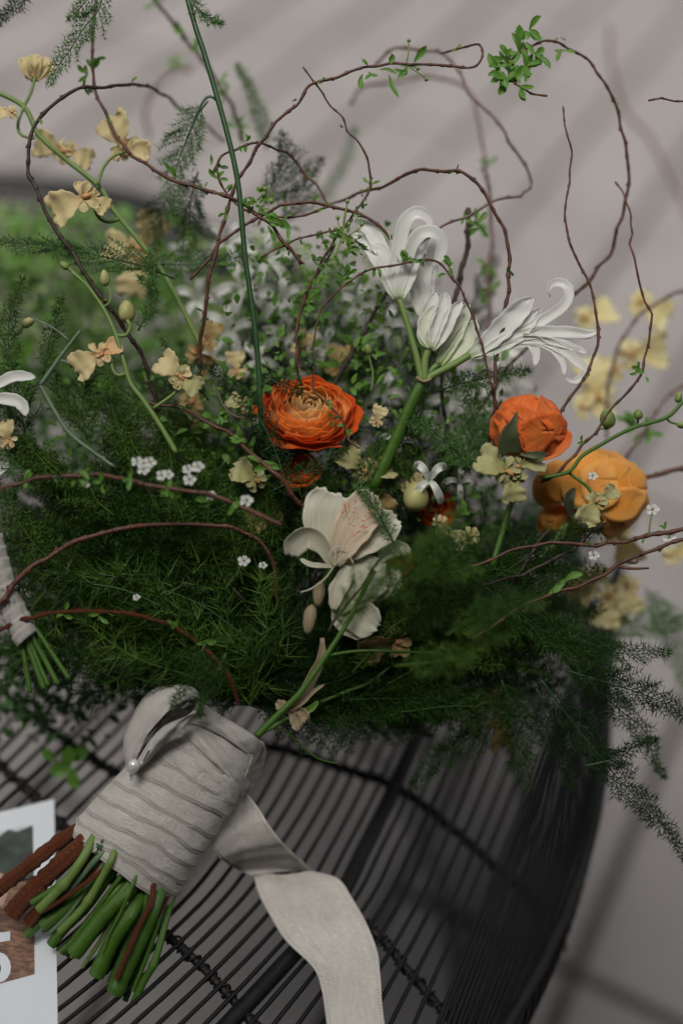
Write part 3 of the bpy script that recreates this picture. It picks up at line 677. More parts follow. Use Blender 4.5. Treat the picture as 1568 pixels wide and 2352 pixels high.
twig('twig curving down the upper right from a dense leafy tip', [(1254, 224), (1219, 212), (1178, 188), (1168, 150), (1196, 118), (1244, 95), (1284, 95), (1314, 115), (1354, 145), (1394, 200), (1419, 255), (1434, 325), (1441, 400), (1434, 460), (1419, 525), (1399, 585), (1354, 644), (1314, 675), (1280, 705)], 3, 6, 0, 260, 'bark',
     [(1210, 70, 5, 48), (1205, 95, 5, 44), (1190, 115, 4, 42), (1225, 125, 5, 44), (1160, 130, 5, 44), (1180, 145, 6, 48), (1150, 160, 5, 46), (1200, 150, 5, 46), (1165, 185, 5, 50), (1195, 195, 4, 40), (1180, 172, 4, 30, 'leaf_dark'), (1290, 115, 3, 36), (1285, 85, 2, 16)])
twig('very blurred twig at the right edge behind the leafy arc', [(1395, 60), (1405, 150), (1429, 245), (1484, 310), (1534, 400), (1590, 520)], 8, 8, 1500, None, 'bark_pale')
twig('thin twig falling down the right side beside the apricot flower', [(1409, 415, 110), (1429, 445, 90), (1449, 500, 60), (1452, 570), (1464, 629), (1489, 729), (1489, 789), (1474, 844), (1449, 884), (1404, 937), (1364, 994), (1324, 1029), (1284, 1079), (1244, 1107)], 2.8, 4.6, 0, None, 'bark', [(1468, 850, 5, 26), (1478, 862, 2, 18, 'leaf_bright')])
twig('slender upright twig right of the white flower running down to the coral bud', [(1291, 250), (1301, 295), (1311, 355), (1304, 425), (1299, 475), (1299, 520), (1316, 585), (1349, 644), (1364, 700), (1370, 764), (1366, 804), (1339, 874), (1289, 949), (1234, 1030)], 2.6, 5, 10, -25, 'bark', [(1283, 985, 2, 10, 'sepal')], spurs=[[(1275, 975), (1282, 985), (1290, 992)]])
twig('short bare twig entering from the right edge near the top', [(1489, 225), (1530, 231), (1600, 233)], 2.6, 3.4, 0, None, 'bark')
twig('reddish twig arching above the white flower and down its right side', [(740, 470, 200), (784, 460, 180), (849, 435, 120), (949, 400, 60), (1039, 393, 10), (1084, 412, 0), (1114, 440, 0), (1134, 480), (1157, 530), (1169, 590), (1167, 655), (1152, 740), (1139, 815), (1134, 920), (1120, 1030, 60)], 4.5, 6.2, 0, None, 'bark')
twig('twig crossing the centre left from the white flower down to a cut tip', [(905, 552), (874, 520), (834, 495), (784, 480), (710, 467), (645, 475), (600, 495), (555, 520), (510, 555), (480, 590), (435, 642)], 5, 4.5, 0, None, 'bark', [(600, 480, 4, 22, 'leaf_bright'), (615, 500, 4, 30)])
twig('wide loop of dark twig on the upper left', [(520, 330, 480), (435, 260, 400), (350, 202, 220), (280, 196, 90), (225, 200, 30), (190, 202, 0), (145, 222), (110, 250), (80, 290), (63, 345), (67, 395), (80, 430), (100, 480), (130, 530), (165, 580), (200, 640), (240, 690), (280, 745, 30), (320, 805, 50), (350, 885, 70), (362, 950, 80)], 4.5, 7, 0, None, 'bark_dark')
twig('twig falling from the top left and sweeping right across the loop', [(222, -20, 140), (215, 50, 140), (212, 125, 130), (215, 195, 110), (230, 240, 100), (260, 295, 80), (300, 350, 60), (360, 395, 40), (435, 428, 20), (500, 442), (550, 462), (590, 492), (620, 515), (650, 555), (690, 600)], 5, 5.5, 0, None, 'bark', [(212, 155, 4, 34), (205, 170, 3, 30), (195, 200, 3, 26, 'leaf_dark'), (220, 135, 2, 26), (400, 405, 2, 34)])
twig('thin crooked twig hanging from the top arch to the white flower', [(695, 160), (725, 192), (750, 225), (784, 265), (799, 300), (824, 330), (844, 370), (849, 410), (841, 455), (814, 490), (784, 530), (740, 600), (700, 680), (680, 760), (685, 840), (700, 930, 60)], 2.6, 5, 10, 20, 'bark', [(785, 285, 2, 12, 'sepal'), (730, 640, 5, 30), (715, 660, 5, 30), (705, 690, 4, 26), (725, 600, 3, 26)])
twig('small loop of twig at the junction on the tall green stem', [(760, 480, 120), (700, 395, 140), (650, 350, 100), (612, 335, 30), (575, 328), (530, 345), (505, 372), (505, 410), (525, 450), (560, 482), (620, 497), (690, 495), (760, 470)], 4, 3.6, 0, None, 'bark', [(488, 352, 1, 30), (500, 380, 3, 24, 'leaf_dark'), (505, 410, 4, 28, 'leaf_bright'), (520, 440, 3, 22), (565, 322, 2, 24), (560, 350, 2, 28)])
twig('twig curling across the white flowers with small leaves then down over the orange flower', [(1129, 895), (1114, 820), (1094, 750), (1069, 685), (1044, 642), (1004, 601), (949, 600), (904, 610), (834, 625), (790, 652), (745, 699), (725, 764), (717, 814), (720, 884), (750, 929), (786, 970), (800, 1010), (822, 1030)], 3.6, 3, -20, -40, 'bark',
     [(925, 602, 4, 24), (940, 595, 3, 26), (1030, 610, 4, 30), (1025, 630, 2, 26), (800, 632, 5, 28), (790, 640, 3, 26), (712, 828, 3, 24, 'leaf_dark'), (752, 925, 3, 20), (768, 965, 3, 22, 'leaf_dark'), (796, 985, 3, 24)])
twig('thick blurred upright twig behind the white flower', [(1079, 475), (1072, 560), (1059, 620), (1042, 700), (1020, 800)], 8, 9, 170, None, 'bark_dark', [(1090, 510, 4, 36, 'leaf_bright'), (1105, 520, 3, 34), (1075, 490, 2, 20)])
twig('blurred leafy twig behind the reddish arch', [(1120, 400), (1128, 560), (1120, 640), (1125, 720), (1110, 800)], 6, 7, 380, None, 'bark_pale', [(1120, 610, 4, 36, 'leaf_bright'), (1130, 665, 4, 38, 'leaf_bright'), (1118, 700, 3, 34, 'leaf'), (1115, 520, 3, 34, 'leaf')])
G2 = 'brown twigs low in the bouquet'
twig('thick brown twig arching over the lower left above the second ribbon', [(-20, 1400), (50, 1324), (100, 1289), (165, 1249), (240, 1224), (310, 1209), (400, 1204), (475, 1206), (540, 1215), (600, 1245), (630, 1310), (640, 1400)], 8.5, 6, -70, 20, 'bark', group=G2)
twig('brown twig arching down to the wrap from the lower left edge', [(-20, 1455), (55, 1426), (130, 1409), (200, 1403), (300, 1411), (370, 1426), (415, 1449), (465, 1484), (500, 1524), (530, 1559), (550, 1610)], 6.5, 5.5, -60, -30, 'bark_red', [(150, 1405, 3, 26), (230, 1410, 3, 30), (405, 1440, 2, 26), (470, 1475, 3, 30)], group=G2)
twig('dim twig running level behind the long fern needles', [(170, 1279), (270, 1274), (350, 1277), (430, 1295), (500, 1324), (560, 1380)], 5, 4, 60, None, 'bark_dark', group=G2)
twig('blurred flowering twig crossing the left side with tiny white blossom', [(-20, 1130), (30, 1114), (110, 1090), (200, 1092), (290, 1099), (375, 1119), (475, 1140), (560, 1165), (650, 1205)], 6, 6, -150, None, 'bark', [(180, 1085, 3, 34), (230, 1110, 3, 28), (300, 1100, 4, 30), (390, 1120, 4, 32), (480, 1150, 3, 32), (540, 1150, 3, 30), (60, 1105, 3, 30)], group=G2)
twig('leafy twig left of the big orange flower descending to the right', [(345, 925, 40), (410, 937, 30), (470, 965, 10), (515, 990), (550, 1015, -30), (580, 1045, -60), (610, 1070, -80), (650, 1105, -90), (690, 1160, -60)], 4, 7.5, 0, None, 'bark', [(412, 935, 4, 18, 'sepal'), (430, 950, 3, 22, 'leaf_dark'), (485, 965, 4, 38), (500, 955, 3, 30), (560, 1010, 4, 34, 'leaf_bright'), (600, 1060, 4, 34, 'leaf_bright'), (620, 1070, 2, 34)], group=G2)
twig('small hooked grey twig above the leafy twig', [(484, 870, 0), (500, 905, 0), (520, 940, 0), (545, 960, 0), (588, 970, 0)], 2.2, 2.4, 0, None, 'bark_pale', [(484, 872, 3, 14, 'sepal')], group=G2)
G3 = 'bare twigs on the right side'
twig('upper flowering twig entering low from the right edge', [(1600, 1212), (1524, 1226), (1459, 1239), (1384, 1251), (1309, 1249), (1234, 1254), (1140, 1280), (1040, 1320)], 7, 4, 0, None, 'bark', [(1525, 1220, 3, 22), (1385, 1250, 3, 16, 'sepal'), (1480, 1230, 2, 18)], group=G3)
twig('lower bare twig entering from the right edge with a thorny spur', [(1610, 1226), (1560, 1240), (1509, 1259), (1434, 1289), (1374, 1321), (1324, 1346), (1274, 1361), (1219, 1384), (1164, 1414), (1080, 1470)], 6, 5, -15, None, 'bark', [(1300, 1335, 2, 44, 'leaf_bright'), (1280, 1345, 2, 30)], group=G3, spurs=[[(1420, 1302), (1450, 1306), (1489, 1305)], [(1440, 1290), (1460, 1293), (1463, 1284)]])
twig('dark twig rising from the fern towards the apricot flower', [(1385, 1195), (1334, 1244), (1284, 1274), (1234, 1304), (1184, 1324), (1109, 1349)], 3.5, 6, 30, None, 'bark_dark', group=G3)
twig('dark short twig crossing behind the dark rising twig', [(1260, 1215), (1220, 1270), (1190, 1320), (1140, 1390)], 4, 6, 40, None, 'bark_dark', group=G3)
twig('blurred twig entering at the right edge beside the apricot flower', [(1600, 1070), (1520, 1088), (1460, 1100)], 8, 8, 240, None, 'bark', group=G3)
twig('blurred pale twig curving through the cream flowers on the right', [(1600, 650), (1509, 694), (1444, 749), (1409, 824), (1394, 934), (1390, 1010)], 6, 6, 420, None, 'bark_pale', group=G3)
twig('blurred twig crossing low behind the orchid stem on the right', [(1600, 870), (1520, 920), (1480, 990), (1430, 1050)], 7, 7, 380, None, 'bark_pale', [(1460, 970, 4, 50), (1490, 985, 4, 50)], group=G3)
twig('blurred twig slanting behind the white petals to the coral bud', [(1250, 755), (1219, 795), (1164, 849), (1120, 910), (1060, 990)], 5, 6, 230, None, 'bark_dark', group=G3)
twig('vertical twig down the middle right of the thick flower stem', [(1010, 860), (1020, 950), (1035, 1040), (1045, 1120)], 6, 7, 170, None, 'bark_dark', group=G3)
twig('dark twig slanting left behind the thick flower stem', [(894, 664), (850, 735), (815, 800), (784, 855), (760, 900)], 6, 7, 170, None, 'bark_dark', [(840, 780, 4, 30), (870, 740, 3, 28), (815, 830, 3, 30)], group=G3)
twig('dark leafy twig standing left of the white flower over the orange one', [(770, 564), (735, 620), (700, 690), (684, 770), (690, 850)], 5, 5.5, 120, None, 'bark_dark', [(690, 700, 4, 34), (685, 760, 3, 30), (695, 720, 3, 30, 'leaf_bright')], group=G3)
twig('crossing dark twig in front of the ivory flower', [(910, 1240), (870, 1290), (830, 1350), (790, 1400), (750, 1450)], 3.2, 4, -90, None, 'bark_dark', group=G3)
G4 = 'blurred twigs behind the top left'
twig('blurred leafy twig slanting behind the tall green stem at the top', [(345, -20), (400, 55), (435, 100), (470, 145), (510, 205), (540, 260), (560, 320)], 6, 7, 420, None, 'bark_dark', [(365, 5, 5, 36), (420, 70, 4, 32), (450, 110, 4, 32), (505, 185, 4, 30), (515, 220, 3, 34), (545, 290, 5, 34)], group=G4)
twig('faint twig hook behind the upper loop', [(440, 160), (395, 165), (360, 205), (335, 260), (342, 315)], 8, 8, 1000, None, 'bark_pale', [(385, 130, 2, 60, 'leaf')], group=G4)
twig('thin twig crossing the centre among tiny white blossom', [(600, 590), (660, 560), (720, 540), (784, 534), (850, 580)], 3, 3, 10, None, 'bark', [(770, 545, 4, 26, 'leaf_bright'), (800, 540, 4, 24, 'leaf_bright')], group=G3)

# leafy knots around the crossing of the twigs
t = thing('leafy_sprig', 'cluster of pale green leaves and greenish buds where the twigs cross beside the tall stem', 'leaf sprig', Cp(600, 470, -8), 'leaf sprigs on the twigs')
for (x, y, n, L, mt_) in [(605, 445, 4, 22, 'leaf_bright'), (590, 465, 4, 26, 'leaf'), (625, 460, 3, 22, 'leaf_bright'), (640, 505, 4, 36, 'leaf'), (655, 520, 3, 32, 'leaf_bright'), (570, 470, 3, 26, 'leaf'), (620, 530, 3, 26, 'leaf')]:
    leaves(t, x, y, -10, n, L, mt_)
for x, y in [(598, 438), (608, 440), (622, 468), (604, 452)]: bud(t, x, y, -14, .2, -1, 13, 6, 'bud_green')
t = thing('leafy_sprig', 'sprig of tiny green buds on thin stalks left of the white flower head', 'leaf sprig', Cp(795, 540, -8), 'leaf sprigs on the twigs')
MB().tube(resample(path([(770, 590), (785, 540), (790, 500), (797, 470)], -8), 8), 2, 5).build('stalk', M['stem_light'], t)
for x, y in [(797, 468), (775, 505), (770, 530), (800, 520), (825, 548), (810, 560), (785, 560), (830, 520)]:
    MB().tube(resample(path([(787, 545), ((x + 787) / 2, (y + 545) / 2 + 4), (x, y)], -10), 6), 1.4, 5).build('stalk', M['stem_light'], t)
    bud(t, x, y, -12, .1, -1, 11, 5.5, 'bud_green')
leaves(t, 785, 545, -8, 6, 26, 'leaf_bright'); leaves(t, 800, 575, -8, 4, 26, 'leaf')

# ------------------------------------------------------------------ green stems
def stemthing(label, runs, mt='stem_dark', name='green_shoot', cat='stem', group='green stems in the bouquet', z=0., z1=None):
    P = path(runs[0][0], z, z1); t = thing(name, label, cat, P[0], group)
    for i, (pts, r0, r1, *zz) in enumerate(runs):
        Q = resample(path(pts, *(zz if zz else (z, z1))), 9)
        MB().tube(Q, np.linspace(r0, r1, len(Q)) * (1 + .02 * rng.standard_normal(len(Q))), 9).build('stem' if i == 0 else 'side_shoot', M[mt], t)
    return t
stemthing('tall dark green stem rising from the orange flower to the top edge', [([(425, -25), (450, 65), (470, 125), (495, 210), (515, 280), (535, 360), (548, 430), (555, 500), (563, 590), (575, 675), (588, 775), (597, 900), (600, 1010)], 6.2, 6.5), ([(497, 230), (486, 222), (472, 226), (452, 262), (430, 318)], 3.4, 2.4)])
stemthing('grey green stem bent at the left above the white petal', [([(185, 760), (165, 785), (135, 825), (93, 885)], 3.5, 5), ([(93, 885), (130, 950), (165, 1000), (262, 1072)], 5, 4), ([(140, 828), (150, 830), (165, 838)], 3, 2), ([(160, 783), (125, 755), (70, 728)], 3, 1.5)], 'stem_grey')
stemthing('olive green stem coming down from the ivory flower to the top of the wrap', [([(860, 1310), (838, 1350), (800, 1425), (745, 1512), (690, 1590), (640, 1640), (590, 1690)], 5, 8, -80, -40), ([(745, 1506), (830, 1495), (940, 1498), (1010, 1500)], 4, 3, -60, 20)], 'stem_green')
stemthing('thin green stem crossing the black wires below the ivory flower', [([(590, 1690), (700, 1630), (790, 1590), (860, 1560), (960, 1470)], 5, 3.5, 30, 80)], 'stem_deep')
stemthing('stray yellow green tendril over the wires right of the wrap', [([(650, 1672), (690, 1710), (730, 1742), (775, 1754)], 2.6, 1.5, 10, 60)], 'stem_green')

# ------------------------------------------------------------------ orchids
def orchid(label, x, y, z, S, ang, mt='cream', face=(0, .1, -1), lip=1.0, group='cream orchid florets', ctr='cream_peach', mode='side'):
    c = Cp(x, y, z); t = thing('orchid_floret', label, 'orchid', c, group)
    f = nrm(np.array(face, float))
    def dirn(a): return np.array([math.cos(a), math.sin(a), rng.uniform(-.25, .25)])
    a0 = math.radians(ang)
    def pet(a, L, W, mt_, prof, ruf, cup, nm, lobes=4):
        d = dirn(a); P = np.array([c, c + d * L * .5 + f * L * rng.uniform(.05, .2), c + d * L])
        MB().sheet(petal_grid(P, W, f + .25 * rng.standard_normal(3), prof, cup, ruf, 13, 16, lobes)).build(nm, M[mt_], t, solid=1.0)
    pet(a0, S * lip, S * lip * 1.15, mt, FAN, .045, .25, 'lip', 4)
    for da, L, W in ((2.1, .55, .34), (2.9, .5, .3), (-2.5, .5, .3), (-1.7, .5, .28), (1.4, .45, .28)):
        pet(a0 + da + rng.uniform(-.2, .2), S * L, S * W, mt, OBOV, .04, .3, 'sepal', 3)
    P, rr = blob_path(c - np.array([0, 0, S * .12]), dirn(a0 + 3.0), S * .3, S * .1)
    MB().tube(P, rr, 8, wob=.12).build('column', M[ctr], t)
    return t
def spray(label, runs, buds=(), mt='stem_light', z=0., z1=None, budmt='bud'):
    t = stemthing(label, runs, mt, 'orchid_spray', 'orchid stem', 'orchid stems', z, z1)
    for b in buds:
        bud(t, *b[:7], b[7] if len(b) > 7 else budmt)
    return t
spray('main orchid stem slanting down from the upper left edge', [([(-20, 205), (55, 245), (90, 310), (150, 365), (225, 425), (260, 480), (300, 530), (345, 585), (380, 635), (425, 720), (465, 800)], 6, 6.5, 90, 130), ([(55, 245), (72, 212), (82, 175)], 4, 3.5, 100), ([(225, 425), (238, 385), (262, 358), (292, 348)], 4, 3.5, 90), ([(275, 503), (250, 510), (228, 500), (218, 478)], 5, 4, 60, 20), ([(55, 245), (42, 285), (50, 310), (80, 318)], 4, 3.5, 90)])
orchid('cup shaped orchid floret highest on the stem at the upper left', 80, 168, 110, 42, 80, 'cream', lip=.9, mode='cup')
t = thing('orchid_bud', 'half open orchid bud at the upper left in front of the grey paving', 'orchid bud', Cp(82, 178, 110), 'orchid buds')
for a, W in ((-.5, 26), (.0, 30), (.5, 26), (.85, 22)):
    c = Cp(84, 182, 110); d = np.array([math.sin(a), math.cos(a), -.3])
    MB().sheet(petal_grid(np.array([c, c + d * 26 + [a * 14, 0, -10], c + d * 54]), W * 1.2, (0, 0, -1), WIDE, .5, .01, 9, 12)).build('petal', M['cream'], t, solid=1)
orchid('small orchid floret at the left edge below the top bud', 25, 258, 60, 34, 190, 'cream')
orchid('blurred orchid floret with two wide petals on the upper left stem', 140, 345, 170, 62, 165, 'cream')
orchid('small blurred orchid floret facing right beside the wide one', 165, 350, 170, 52, -25, 'cream')
orchid('large orchid floret crossed by the brown twig', 285, 335, 110, 75, 118, 'cream')
orchid('right half of the orchid floret crossed by the brown twig', 298, 345, 110, 50, -10, 'cream')
orchid('sharp butter yellow orchid floret with a scalloped skirt at the left', 190, 455, 0, 78, 205, 'cream')
orchid('small ragged orchid floret hanging against the stem at the left', 215, 455, 0, 42, -40, 'cream')
orchid('large blurred orchid floret behind the stem above the buds', 310, 570, 300, 78, 175, 'cream')
orchid('blurred orchid floret lowest of the pair behind the stem', 330, 560, 300, 80, 60, 'cream')
orchid('dim blurred orchid floret hanging under the pair behind the stem', 315, 610, 300, 78, -100, 'cream')
spray('second orchid stem with three buds beside the dark twig', [([(165, 625), (190, 645), (212, 670), (240, 712), (265, 765), (285, 830), (300, 880), (330, 920), (370, 980), (405, 1040)], 4, 6.5, 0, 0), ([(190, 645), (180, 635), (165, 622), (155, 612)], 4, 3.5), ([(238, 705), (252, 695), (255, 675), (245, 655)], 2.6, 2.6), ([(265, 770), (290, 770), (300, 750), (292, 735)], 4.5, 4.5), ([(290, 858), (270, 862), (258, 845), (257, 825)], 4, 3.4), ([(353, 937), (372, 925), (395, 908), (418, 888)], 4, 3.6)],
      [(158, 618, 0, -.8, -.7, 24, 10, 'bud_green'), (242, 658, 0, -.05, -1, 38, 13, 'bud'), (290, 742, 20, .05, -1, 52, 22, 'bud')])
orchid('butter yellow orchid floret with a broad smooth lip low on the left', 225, 815, 0, 62, 215, 'cream', lip=1.05)
orchid('frilly upper part of the low left orchid floret', 240, 812, -5, 42, 35, 'cream_peach')
orchid('orchid floret with three pointed ruffled petals left of the orange flower', 412, 862, -10, 60, 140, 'cream')
orchid('right petal pair of the ruffled orchid floret', 418, 868, -10, 50, -35, 'cream_green')
orchid('tan blurred orchid floret above the ruffled one', 480, 785, 170, 50, 75, 'tan')
orchid('tan blurred orchid floret behind the fern left of the orange flower', 450, 815, 160, 52, -40, 'tan')
orchid('tan blurred floret standing behind the big orange flower', 770, 840, 220, 52, 80, 'tan')
orchid('pale tan floret low behind the ruffled orchid', 440, 930, 220, 70, -90, 'tan')
orchid('muted orchid floret under the orange flower with two round petals', 832, 1075, 60, 66, 140, 'cream_green')
orchid('second muted orchid floret right of the round petalled one', 850, 1085, 60, 54, 15, 'cream_green')
orchid('dim tan petals hanging below the round petalled floret', 860, 1130, 110, 62, -60, 'tan')
orchid('greenish orchid floret with a fan shaped lip under the coral bud', 1160, 1080, -30, 70, 155, 'cream_green', ctr='cream_peach')
orchid('frilled right half of the fan lipped orchid floret', 1195, 1070, -30, 55, 20, 'cream_green')
orchid('lower frill of the fan lipped orchid floret', 1180, 1100, -20, 55, -95, 'cream_green')
orchid('small wilted orchid floret in front of the apricot flower', 1365, 1155, -10, 54, -120, 'cream_green')
orchid('curled tip floret above the wilted orchid floret', 1385, 1145, -10, 36, 40, 'cream_green')
orchid('cream floret tucked right of the thick flower stem', 865, 965, 40, 34, 70, 'cream')
orchid('small cream floret in the fern at the far left edge', 20, 1010, 20, 44, 100, 'cream')
orchid('cream floret half hidden in the fern left of the ivory flower', 585, 1100, 20, 56, 150, 'cream_green')
orchid('tan floret in shade left of the ivory flower', 440, 1255, 100, 60, 20, 'tan')
orchid('tan floret in deep shade beneath the ivory flower', 620, 1180, 130, 60, 210, 'tan')
orchid('tan withered petal hanging over the dark gap right of centre', 905, 1475, 40, 80, 195, 'tan')
orchid('yellow tan floret glimpsed through the fern low on the right', 1120, 1590, 260, 70, 200, 'tan')
orchid('yellow tan floret hanging lowest in the fern on the right', 1140, 1670, 260, 60, -70, 'tan')
orchid('tan floret behind the bare twigs on the right', 1240, 1430, 200, 56, 120, 'tan')
GB = 'blurred cream florets behind the right side'
for lb, x, y, z, S, a in [('blurred cream floret highest on the right beside the leafy twig', 1350, 730, 620, 60, 20), ('blurred yellow floret at the right edge beside the thin twig', 1475, 700, 620, 64, -30),
                          ('blurred cream floret right of the white curled petals', 1455, 815, 560, 74, 10), ('blurred cream floret low right of the white curled petals', 1400, 850, 560, 60, 200), ('large blurred cream floret above the apricot flower', 1370, 900, 540, 76, 100), ('blurred cream floret just above the apricot flower on its left', 1345, 935, 540, 60, 0),
                          ('blurred tan floret below the apricot flower', 1420, 1230, 420, 64, -60), ('blurred cream floret under the apricot flower left of the twigs', 1360, 1330, 420, 64, 220), ('blurred tan floret hanging between the two right twigs', 1440, 1350, 440, 56, -85), ('blurred cream floret on the right edge below the flowering twig', 1545, 1275, 420, 46, 20),
                          ('blurred small floret lowest on the right over the paving', 1420, 1410, 480, 30, -60), ('blurred cream floret hanging low beside the dark table', 1395, 1375, 420, 60, -100)]:
    orchid(lb, x, y, z, S * 1.25, a, 'pale_yellow', group=GB)
spray('bright green orchid stem zigzagging in front of the apricot flower', [([(1240, 1098), (1304, 1084), (1334, 1049), (1374, 1024), (1449, 984), (1529, 959), (1568, 922), (1600, 905)], 4.5, 4.5, -10), ([(1304, 1084), (1318, 1096), (1345, 1115), (1366, 1145)], 3.6, 4), ([(1449, 984), (1462, 975), (1464, 960)], 2.6, 2.6), ([(1529, 959), (1538, 970), (1560, 975)], 2.6, 2.6)],
      [(1464, 964, -10, 0, -1, 24, 12, 'bud_green'), (1552, 976, -10, 1, 0, 30, 9, 'bud_green'), (1553, 925, -10, .3, -1, 26, 9, 'bud_green')], 'stem_green')
spray('blurred green bud stem on the left edge', [([(-20, 780), (10, 765), (40, 768), (55, 745)], 5, 4, 40)], [(50, 748, 40, 1, -.5, 34, 13, 'bud')])
spray('pair of green buds in the centre behind the white flower stem', [([(852, 900), (856, 860), (850, 830), (845, 812)], 2.4, 2.4, 110)], [(848, 815, 110, -.3, -1, 30, 11, 'bud_green')])
t = thing('flower_bud', 'brown green bud hidden behind the thin right twig', 'flower bud', Cp(1392, 975, 60), 'orchid buds')
bud(t, 1396, 985, 60, -.1, -1, 48, 20, 'bud_green'); MB().tube(resample(path([(1396, 985), (1375, 985), (1368, 1000)], 60), 6), 3, 6).build('stalk', M['stem_light'], t)
t = thing('flower_bud', 'round cream bud above the dark orange gap at the centre right', 'flower bud', Cp(950, 1160, 70), 'orchid buds')
bud(t, 950, 1175, 60, .1, -1, 70, 34, 'bud')
t = thing('flower_bud', 'veined papery bud hanging left of the ivory petals', 'flower bud', Cp(715, 1390, -20), 'orchid buds')
P, rr = blob_path(Cp(716, 1388, -30), (-.15, -1, 0), 70, 17); MB().tube(P, rr, 12, wob=.04).build('bud', M['dry'], t)
t = thing('flower_bud', 'dim papery bud above the veined one', 'flower bud', Cp(735, 1330, 20), 'orchid buds')
P, rr = blob_path(Cp(735, 1335, 20), (-.1, -1, 0), 60, 16); MB().tube(P, rr, 12, wob=.04).build('bud', M['dry'], t)

# ------------------------------------------------------------------ nerines (white)
WG = 'white spidery florets'
def floret(label, petals_, base, z=0., tube=None, stamens=(), mt='white', group=WG):
    t = thing('white_floret', label, 'white flower', Cp(*base, z), group)
    for pr in petals_:
        pts, W = pr[0], pr[1]; kw = pr[2] if len(pr) > 2 else {}
        petal(t, pts, W * 1.0, kw.pop('mt', mt), z=z, prof=kw.pop('prof', STRAP), cup=kw.pop('cup', .35), ruf=kw.pop('ruf', .035), nv=24, lobes=kw.pop('lobes', 5), **kw)
    for s_ in stamens:
        Q = resample(path(s_, z - 6), 6); MB().tube(Q, np.linspace(1.6, 1., len(Q)), 5).build('stamen', M['white'], t)
    return t
t = stemthing('thick green stem of the white flower head', [([(972, 872, 0), (955, 905, 5), (930, 960, 20), (900, 1030, 40), (865, 1100, 60), (835, 1150, 80), (760, 1320, 120), (640, 1560, 120)], 12, 20)], 'stem_green')
for pts, r0, r1 in [([(968, 875), (955, 815), (935, 745), (917, 688)], 8, 7), ([(975, 875), (975, 830), (985, 800), (990, 795)], 9, 8), ([(978, 872), (1000, 858), (1040, 838), (1078, 815)], 8, 8.5), ([(972, 872, 20), (972, 800, 30), (968, 735, 40)], 6, 6), ([(975, 875, 15), (990, 850, 20), (1008, 835, 20)], 6, 7)]:
    Q = resample(path(pts, -4), 8); MB().tube(Q, np.linspace(r0, r1, len(Q)), 9).build('pedicel', M['stem_light'], t)
MB().tube(resample(path([(955, 866), (972, 876), (990, 870)], -14), 6), 4, 6).build('sheath', M['dry'], t)
floret('upper left open floret with two petals arched over its top', [
    ([(915, 686), (905, 630), (915, 565, -10), (930, 510, -20), (955, 488, -25), (982, 500, -20), (990, 525, -15)], 34),
    ([(918, 684), (930, 620), (948, 560, -20), (975, 532, -30), (1005, 540, -25), (1015, 570, -15), (1000, 605, -5), (985, 610)], 32),
    ([(912, 684), (890, 620), (868, 560, 10), (845, 525, 15), (815, 505, 30)], 38), ([(908, 684), (885, 640), (862, 590), (830, 550, 20), (800, 540, 25)], 30),
    ([(910, 686), (895, 655), (882, 610), (875, 575), (850, 570)], 40), ([(920, 686), (935, 640), (945, 600), (955, 560)], 40)],
    (915, 686), 0, stamens=[[(915, 600), (900, 560), (890, 530)], [(925, 600), (935, 570), (940, 545)]])
floret('upright floret tube behind the upper left open one', [([(965, 728), (955, 670), (950, 610), (965, 560), (985, 530)], 40), ([(968, 730), (982, 670), (990, 600), (1000, 560, 20), (1012, 540, 25)], 36), ([(966, 728), (968, 660), (975, 590)], 44)], (966, 730), 45)
floret('closed fluted floret in the middle of the white flower head', [([(988, 800), (972, 760), (982, 720), (1000, 672)], 34, dict(cup=.8)), ([(990, 802), (1002, 750), (1018, 705), (1022, 672)], 36, dict(cup=.8)), ([(992, 804), (1018, 765), (1035, 725), (1060, 692)], 32, dict(cup=.7)), ([(984, 798), (968, 775), (978, 735), (1008, 700)], 28, dict(mt='white_green'))], (988, 802), -14)
floret('green tinged floret behind the closed fluted one', [([(1010, 838), (1030, 790), (1052, 740), (1075, 700)], 46, dict(mt='white_green', cup=.6)), ([(1012, 840), (1048, 805), (1075, 770), (1092, 735)], 42, dict(mt='white_green', cup=.6)), ([(1008, 836), (1012, 800), (1035, 760), (1062, 720)], 30, dict(mt='white_green'))], (1010, 838), 14)
floret('large open floret pointing right with long curled petals', [
    ([(1076, 818), (1120, 785), (1170, 735, -10), (1205, 700, -14), (1222, 685, -14)], 52, dict(ruf=.06, cup=.5)),
    ([(1080, 820), (1130, 800), (1190, 765), (1215, 735), (1238, 712)], 40, dict(ruf=.07)),
    ([(1090, 816), (1150, 785), (1210, 755), (1262, 725, -5), (1295, 700, -10), (1307, 668, -12), (1292, 650, -10), (1270, 650, -6), (1258, 665, 0), (1262, 682, 4)], 26, dict(ruf=.015, cup=.4)),
    ([(1090, 818), (1160, 780), (1230, 765), (1300, 763), (1350, 768), (1378, 758)], 30, dict(ruf=.05)),
    ([(1110, 812), (1180, 785), (1250, 782), (1310, 795), (1352, 812)], 20, dict(ruf=.05)),
    ([(1150, 800), (1220, 780), (1285, 800), (1325, 832), (1345, 850), (1335, 868, -5), (1312, 876, -8), (1298, 868)], 24, dict(ruf=.03)),
    ([(1150, 800), (1220, 785), (1265, 800), (1290, 830), (1295, 865)], 18, dict(ruf=.04)),
    ([(1085, 820), (1150, 795), (1210, 785), (1226, 800), (1230, 820), (1226, 842)], 26, dict(ruf=.04))],
    (1078, 818), -6, stamens=[[(1200, 770), (1260, 775), (1330, 800)], [(1200, 765), (1230, 770), (1260, 790)]])
WB = 'blurred white florets behind'
